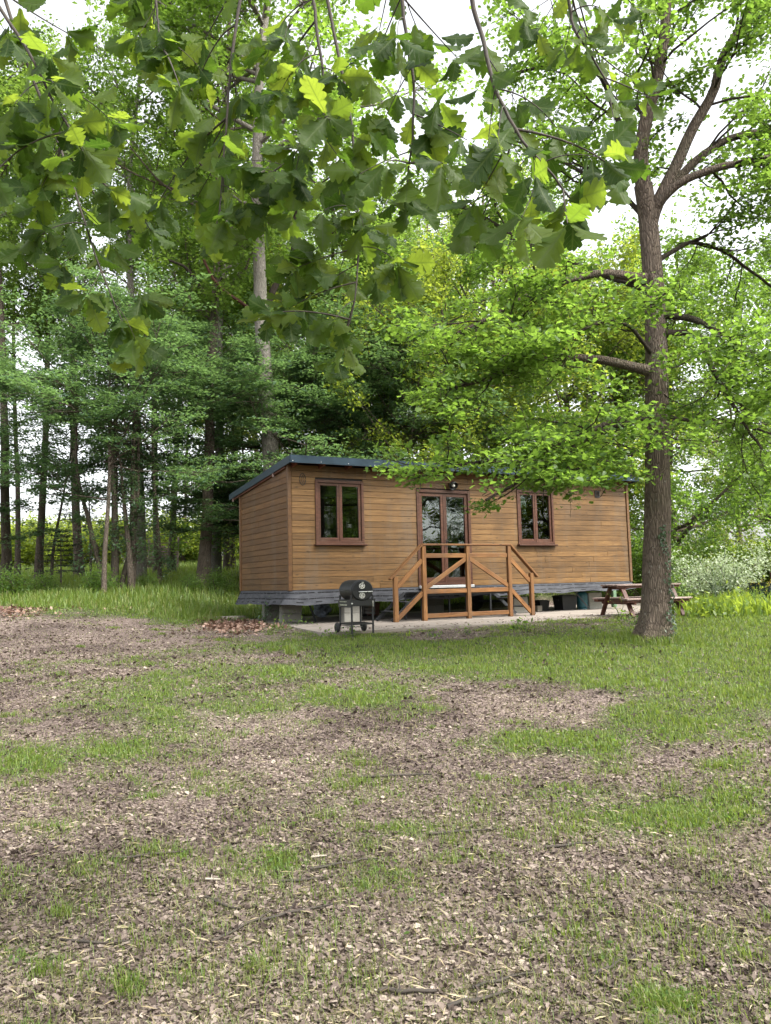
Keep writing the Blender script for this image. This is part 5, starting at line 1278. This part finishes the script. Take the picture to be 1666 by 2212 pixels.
def spears(px, y, n, H, w, lm, label, nm='iris_clump', cat='plant', spread=.35):
    g = gpos(px, y); rng = np.random.default_rng(int(px)); o = empty(nm, g, 0, label, cat); V = []; F = []
    for k in range(n):
        a = rng.uniform(0, 6.28); r0 = spread * math.sqrt(rng.uniform()); x0, y0 = r0 * math.cos(rng.uniform(0, 6.28)), r0 * math.sin(rng.uniform(0, 6.28)); h = H * rng.uniform(.55, 1.1); lean = rng.uniform(.05, .7) * h; dz = float(ground_z(g.x + x0, g.y + y0)) - g.z - .02
        b = len(V); wx, wy = -math.sin(a) * w / 2, math.cos(a) * w / 2
        for t in (0, .3, .6, .85, 1): l = lean * t * t; q = (1 - t ** 3) * (.7 + .6 * t * (1 - t) * 2); z = h * (t - .28 * (lean / h) * t * t); V += [(x0 + math.cos(a) * l - wx * q, y0 + math.sin(a) * l - wy * q, z + dz), (x0 + math.cos(a) * l + wx * q, y0 + math.sin(a) * l + wy * q, z + dz)]
        F += [(b + 2 * i, b + 2 * i + 1, b + 2 * i + 3, b + 2 * i + 2) for i in range(4)]
    me = bpy.data.meshes.new('foliage'); me.from_pydata(V, [], F); me.materials.append(lm); mobj('foliage', me, o); return o
W = 'broad leaved weeds at the slab edge'
for px, y, n, H, sz, lb in ((712, 13.3, 60, .16, .06, 'small leafy weed at the near corner of the slab'), (760, 13.2, 110, .17, .055, 'low leafy tuft in front of the barbecue wheels'), (1120, 13.9, 46, .24, .11, 'broad leaved dock at the slab edge below the railing end'),
                            (1340, 15.0, 34, .2, .09, 'leafy weed at the slab edge in front of the picnic table'), (1372, 14.4, 46, .16, .07, 'low weed at the slab edge just left of the big trunk'), (930, 13.0, 60, .13, .05, 'low trailing weed at the slab edge below the left railing post'), (1000, 13.3, 60, .12, .05, 'low trailing weed at the slab edge below the middle of the railing')):
    weed(px, y, n, H, sz, L_OAK, lb, seed=3, spread=.16, group=W)
spears(880, 13.1, 3, .17, .035, L_LUSH, 'single upright dock leaf before the left railing post', 'dock_leaf', 'weed', .03)
spears(798, 12.6, 2, .2, .035, L_LUSH, 'single bright dock leaf beside the barbecue leg', 'dock_leaf', 'weed', .02)
weed(572, 17.3, 110, .55, .055, L_TEAL, 'bluish bramble shoot growing before the corner block pier', seed=5, spread=.2, stems=9)
weed(622, 16.2, 160, .16, .06, L_FOREST, 'low spreading weed on the earth bank by the corner pier', seed=6, spread=.4, stems=16)
weed(1335, 15.9, 60, .62, .04, L_YELLOW, 'thin straggly weed climbing the picnic table leg', seed=8, spread=.1, stems=4)
spears(625, 11.2, 26, .22, .022, L_GRASS, 'tuft of grey green spear leaves in the bare ground', 'grass_tuft', 'plant', .10)
for px, y, n, H, lb in ((1520, 16.0, 130, .5, 'lush clump of spear leaves beside the concrete slab'), (1568, 16.8, 120, .5, 'lush clump of spear leaves right of the slab end'), (1620, 16.0, 130, .45, 'lush spear leaf clump near the right edge of the picture'), (1668, 17, 120, .5, 'lush spear leaf clump cut by the right edge'), (1595, 19, 110, .55, 'spear leaf clump between the pale bush and the slab end')):
    spears(px, y, n, H, .045, L_LUSH, lb, spread=.55)
for px, y, lb in ((1545, 15.4, 'leafy comfrey like clump at the right end of the slab'), (1600, 17.5, 'leafy clump between the spear leaf plants')): weed(px, y, 150, .42, .13, L_LUSH, lb, nm='leafy_clump', cat='plant', seed=9, spread=.45, stems=18)
weed(1560, 19.5, 90, 1.75, .05, L_PALE, 'clump of tall thin dark stems before the pale bush', nm='tall_stems', cat='plant', seed=12, spread=.35, stems=13, flower=L_CREAM)
for px, y, lb in ((1632, 19.5, 'yellow flowered ragwort before the trailer box'), (1655, 19.0, 'yellow flowered ragwort at the right edge')): weed(px, y, 60, .75, .06, L_LUSH, lb, nm='ragwort', cat='plant', seed=14, spread=.2, stems=8, flower=L_YELLOWFLOWER)

# ------------------------------------------------------------------ oak branches hanging in front
def leaf_variant(seed):
    rg = random.Random(seed); n = 31; out = []
    ph = rg.uniform(.0, .5); lobes = rg.choice([4.5, 5, 5.5])
    for i in range(n):
        t = i / (n - 1); env = (math.sin(math.pi * min(1, t ** .78 * .985)) ** .8) * (.40 + .62 * t ** .9) * .47
        lob = 1 - .52 * (1 - abs(math.sin(math.pi * (lobes * t + ph))) ** .55) * min(1, t * 4) * min(1, (1.04 - t) * 5)
        out.append((env * lob + .012, t))
    V = []; U = []; F = []; bend = rg.uniform(-.55, .3); cup = rg.uniform(-.45, .40); tw = rg.uniform(-.5, .5); rip = rg.uniform(0, 6)
    pet = .07
    for i, (w, t) in enumerate(out):
        w2 = w * rg.uniform(.93, 1.05); sag = bend * t * t * .8; a = tw * t
        for k, u in enumerate((-1, -.5, 0, .5, 1)):
            ww = w if u < 0 else w2; x = u * ww; lag = .10 * abs(u) ** 1.5 * (1 if t < .9 else .3)
            z = sag + cup * abs(x) + .035 * math.sin(9 * t + rip + u * 2) * abs(u) + (.012 if u == 0 else 0)
            V.append((x * math.cos(a), pet + t + lag * (t > .05), z + x * math.sin(a))); U.append((u * ww, t))
    for i in range(n - 1):
        for k in range(4): b = i * 5 + k; F.append((b, b + 1, b + 6, b + 5))
    b = len(V); V += [(-.008, 0, 0), (.008, 0, 0), (.008, pet + .01, .012), (-.008, pet + .01, .012)]; U += [(0, 0)] * 4; F.append((b, b + 1, b + 2, b + 3))
    me = bpy.data.meshes.new('leaf'); me.from_pydata(V, [], F); uv = me.uv_layers.new(name='UVMap')
    for lp in me.loops: uv.data[lp.index].uv = U[lp.vertex_index]
    me.polygons.foreach_set('use_smooth', [True] * len(F)); me.materials.append(M_BIGLEAF); return me
LEAFV = [leaf_variant(100 + k) for k in range(12)]
NLEAF = 0
def hanging_branch(label, main, tips, seed, n_ros=(5, 8), size=(.072, .122), extra=5, r0=.0072):
    """main: picture points with depth; tips: where leaf rosettes hang"""
    global NLEAF
    DS = 1.16; rng = np.random.default_rng(seed); mp = np.array(main, float) * np.array([1, 1, DS]); tips = [(a + rng.normal(0, 14), b + rng.normal(0, 14), c * DS * rng.uniform(.93, 1.1)) for a, b, c in tips]; Pm = at(mp[:, 0], mp[:, 1], mp[:, 2])
    d = np.r_[0, np.cumsum(np.linalg.norm(np.diff(Pm, axis=0), axis=1))]; q = np.linspace(0, d[-1], 24)
    Q = np.stack([np.interp(q, d, Pm[:, k]) for k in range(3)], 1); Q[1:-1] = .5 * Q[1:-1] + .25 * (Q[:-2] + Q[2:]); Q += np.cumsum(rng.normal(0, .002, Q.shape), 0)
    base = Q[0].copy(); o = empty('oak_branch', Vector(base), 0, label, 'branch', 'oak branches hanging over the clearing')
    R = np.linspace(r0, .0022, 24)
    mobj('branch', tubes_mesh('branch', [((Q - base)[None], R[None], 7)], M_TWIG), o)
    tl = []; ros = [(Q[-1], nrm(Q[-1] - Q[-4]))]
    for (px, py, y) in tips:
        T = at(px, py, y); j = int(np.argmin(np.linalg.norm(Q - T - np.array([0, 0, .12]), axis=1) + np.where(Q[:, 2] < T[2] - .02, .15, 0))); j = max(1, min(j, 22)); s = Q[j]
        L = np.linalg.norm(T - s); mid = (s + T) / 2 + rng.normal(0, .08 * L + 1e-3, 3) + np.array([0, 0, .10 * L]); tt = np.linspace(0, 1, 9)[:, None]
        c = (1 - tt) ** 2 * s + 2 * tt * (1 - tt) * mid + tt ** 2 * T; tl.append(c - base); ros.append((T, nrm(c[-1] - c[-3])))
        for _ in range(int(L > .18) + int(L > .35)):
            k = rng.integers(3, 8); ros.append((c[k], nrm(c[k] - c[k - 1]), 2))
    if tl:
        A = np.stack(tl); RR = np.linspace(1, .45, 9)[None] * np.clip(np.linalg.norm(A[:, -1] - A[:, 0], axis=1) * .012, .0016, .004)[:, None]
        tag(mobj('twig', tubes_mesh('twig', [(A, RR, 5)], M_TWIG), o), kind='stuff')
    for k in range(extra):
        j = rng.integers(6, 23); ros.append((Q[j], nrm(Q[j] - Q[j - 1]), 2))
    for rs in ros:
        T, D = rs[0], rs[1]; n = rs[2] if len(rs) > 2 else int(rng.integers(*n_ros)); a0 = rng.uniform(0, 6.28)
        for k in range(n):
            side = np.cross(D, nrm(rng.normal(0, 1, 3))); a = a0 + k * 6.28 / n + rng.normal(0, .25)
            e1 = nrm(np.cross(D, UP + .1)); e2 = np.cross(D, e1); out = e1 * math.cos(a) + e2 * math.sin(a)
            v = nrm(D * rng.uniform(.25, .9) + out * .95 - UP * rng.uniform(.15, .7)); 
            w = nrm(UP * .30 + rng.normal(0, .42, 3) - np.array([0, .8, 0])); w = nrm(w - v * (w @ v)); u = np.cross(v, w)
            s = size[0] + (size[1] - size[0]) * rng.uniform(0, 1) ** 1.3; Mx = Matrix([[*(u * s)], [*(v * s)], [*(w * s)]]).transposed().to_4x4(); p = T - base + D * rng.uniform(-.02, .01) + out * .003
            lf = bpy.data.objects.new('leaf', LEAFV[int(rng.integers(0, 12))]); COL.objects.link(lf); lf.parent = o; lf.matrix_local = Matrix.Translation(Vector(p)) @ Mx; NLEAF += 1
BR = 'leafy oak branch hanging '
hanging_branch(BR + 'lowest at the upper left, its tip below all others there', [(-30, -120, 2.2), (60, 140, 2.2), (135, 320, 2.2), (190, 480, 2.15), (230, 600, 2.1), (275, 690, 2.1)],
               [(90, 490, 2.1), (150, 560, 2.1), (250, 520, 2.2), (300, 640, 2.1), (200, 640, 2.1), (285, 735, 2.1), (60, 540, 2.3), (330, 480, 2.3), (130, 440, 2.2), (220, 440, 2.2)], 1)
hanging_branch(BR + 'dense and dark in the top left corner', [(-120, -160, 1.9), (0, 20, 1.9), (70, 120, 1.9), (130, 240, 1.9), (200, 350, 1.9), (240, 420, 1.9)],
               [(20, 90, 1.9), (60, 40, 2.0), (110, 110, 1.9), (40, 210, 1.9), (120, 190, 1.8), (160, 270, 1.8), (40, 320, 1.9), (110, 340, 1.8), (190, 310, 1.8), (10, 400, 1.9), (230, 260, 1.9), (80, 400, 1.9), (150, 60, 2.0)], 2, (5, 8))
hanging_branch(BR + 'between the two sky gaps at the top left', [(330, -160, 2.2), (345, -30, 2.2), (350, 60, 2.2), (365, 120, 2.2)],
               [(260, 30, 2.2), (300, 90, 2.2), (355, 130, 2.2), (390, 150, 2.2), (330, 40, 2.2), (290, -10, 2.2), (375, 190, 2.2)], 3)
hanging_branch(BR + 'with broad bright leaves left of the top centre', [(560, -160, 2.1), (510, 20, 2.1), (495, 150, 2.1), (490, 290, 2.1), (480, 420, 2.1), (470, 480, 2.1)],
               [(450, 90, 2.1), (540, 110, 2.1), (430, 190, 2.1), (520, 210, 2.1), (440, 280, 2.0), (470, 330, 2.1), (430, 440, 2.1), (500, 470, 2.1), (400, 400, 2.2), (540, 430, 2.1), (350, 430, 2.2), (460, 500, 2.1), (560, 480, 2.1)], 4)
hanging_branch(BR + 'down the middle to the lowest leaf tip of all', [(680, -160, 2.2), (720, 60, 2.2), (760, 250, 2.2), (775, 400, 2.2), (785, 520, 2.15), (770, 640, 2.1), (745, 720, 2.1)],
               [(690, 560, 2.1), (620, 650, 2.1), (585, 690, 2.1), (700, 690, 2.1), (740, 760, 2.1), (690, 640, 2.1), (820, 600, 2.2), (850, 570, 2.2), (780, 480, 2.2), (700, 470, 2.2), (830, 500, 2.2), (740, 410, 2.2), (650, 600, 2.2), (640, 440, 2.2), (760, 590, 2.1)], 5)
hanging_branch(BR + 'with a knot of dark leaves at the top centre', [(650, -160, 2.0), (680, 60, 2.0), (700, 180, 2.0), (690, 260, 2.0), (640, 330, 2.0), (590, 370, 2.0)],
               [(600, 60, 2.0), (640, 140, 2.0), (700, 230, 1.9), (560, 230, 2.0), (740, 160, 2.0), (720, 330, 1.9), (640, 300, 2.0), (590, 400, 2.0), (660, 400, 2.0), (540, 330, 2.0), (770, 300, 1.9), (610, 180, 2.0), (580, 130, 2.1)], 6)
hanging_branch(BR + 'right of the top centre with large dark leaves', [(860, -160, 1.8), (880, 40, 1.8), (905, 180, 1.8), (900, 300, 1.8), (890, 420, 1.8)],
               [(820, 60, 1.9), (930, 100, 1.8), (860, 180, 1.8), (960, 210, 1.8), (830, 270, 1.8), (930, 300, 1.7), (860, 370, 1.7), (960, 370, 1.7), (800, 160, 1.9), (1000, 130, 1.9), (880, 90, 1.8), (790, 360, 1.8), (1010, 290, 1.8)], 7, (4, 7))
hanging_branch(BR + 'nearest, its big leaves spreading towards the oak trunk', [(1000, -160, 1.5), (1030, 60, 1.5), (1060, 180, 1.45), (1110, 290, 1.4), (1180, 370, 1.4), (1230, 430, 1.4)],
               [(1100, 330, 1.4), (1160, 420, 1.35), (1240, 470, 1.35), (1280, 330, 1.4), (1310, 340, 1.4), (1010, 450, 1.4), (1040, 500, 1.4), (1200, 300, 1.5), (1120, 230, 1.5), (1050, 350, 1.45), (1140, 500, 1.4)], 8, (3, 6), (.075, .105))
hanging_branch(BR + 'bright yellow green at the top right before the fork', [(1240, -160, 1.9), (1230, -20, 1.9), (1235, 60, 1.9), (1290, 130, 1.9), (1340, 210, 1.9)],
               [(1170, 70, 1.9), (1210, 90, 1.9), (1260, 80, 1.9), (1330, 70, 1.9), (1360, 130, 1.9), (1400, 220, 1.9), (1340, 260, 1.9), (1290, 160, 1.9), (1370, 20, 2.0), (1150, 20, 2.0)], 9, (3, 6), (.065, .095))
print('foreground leaves', NLEAF, 'objects', len(bpy.data.objects), 'tris', sum(len(m.loops) - 2 * len(m.polygons) for m in bpy.data.meshes))
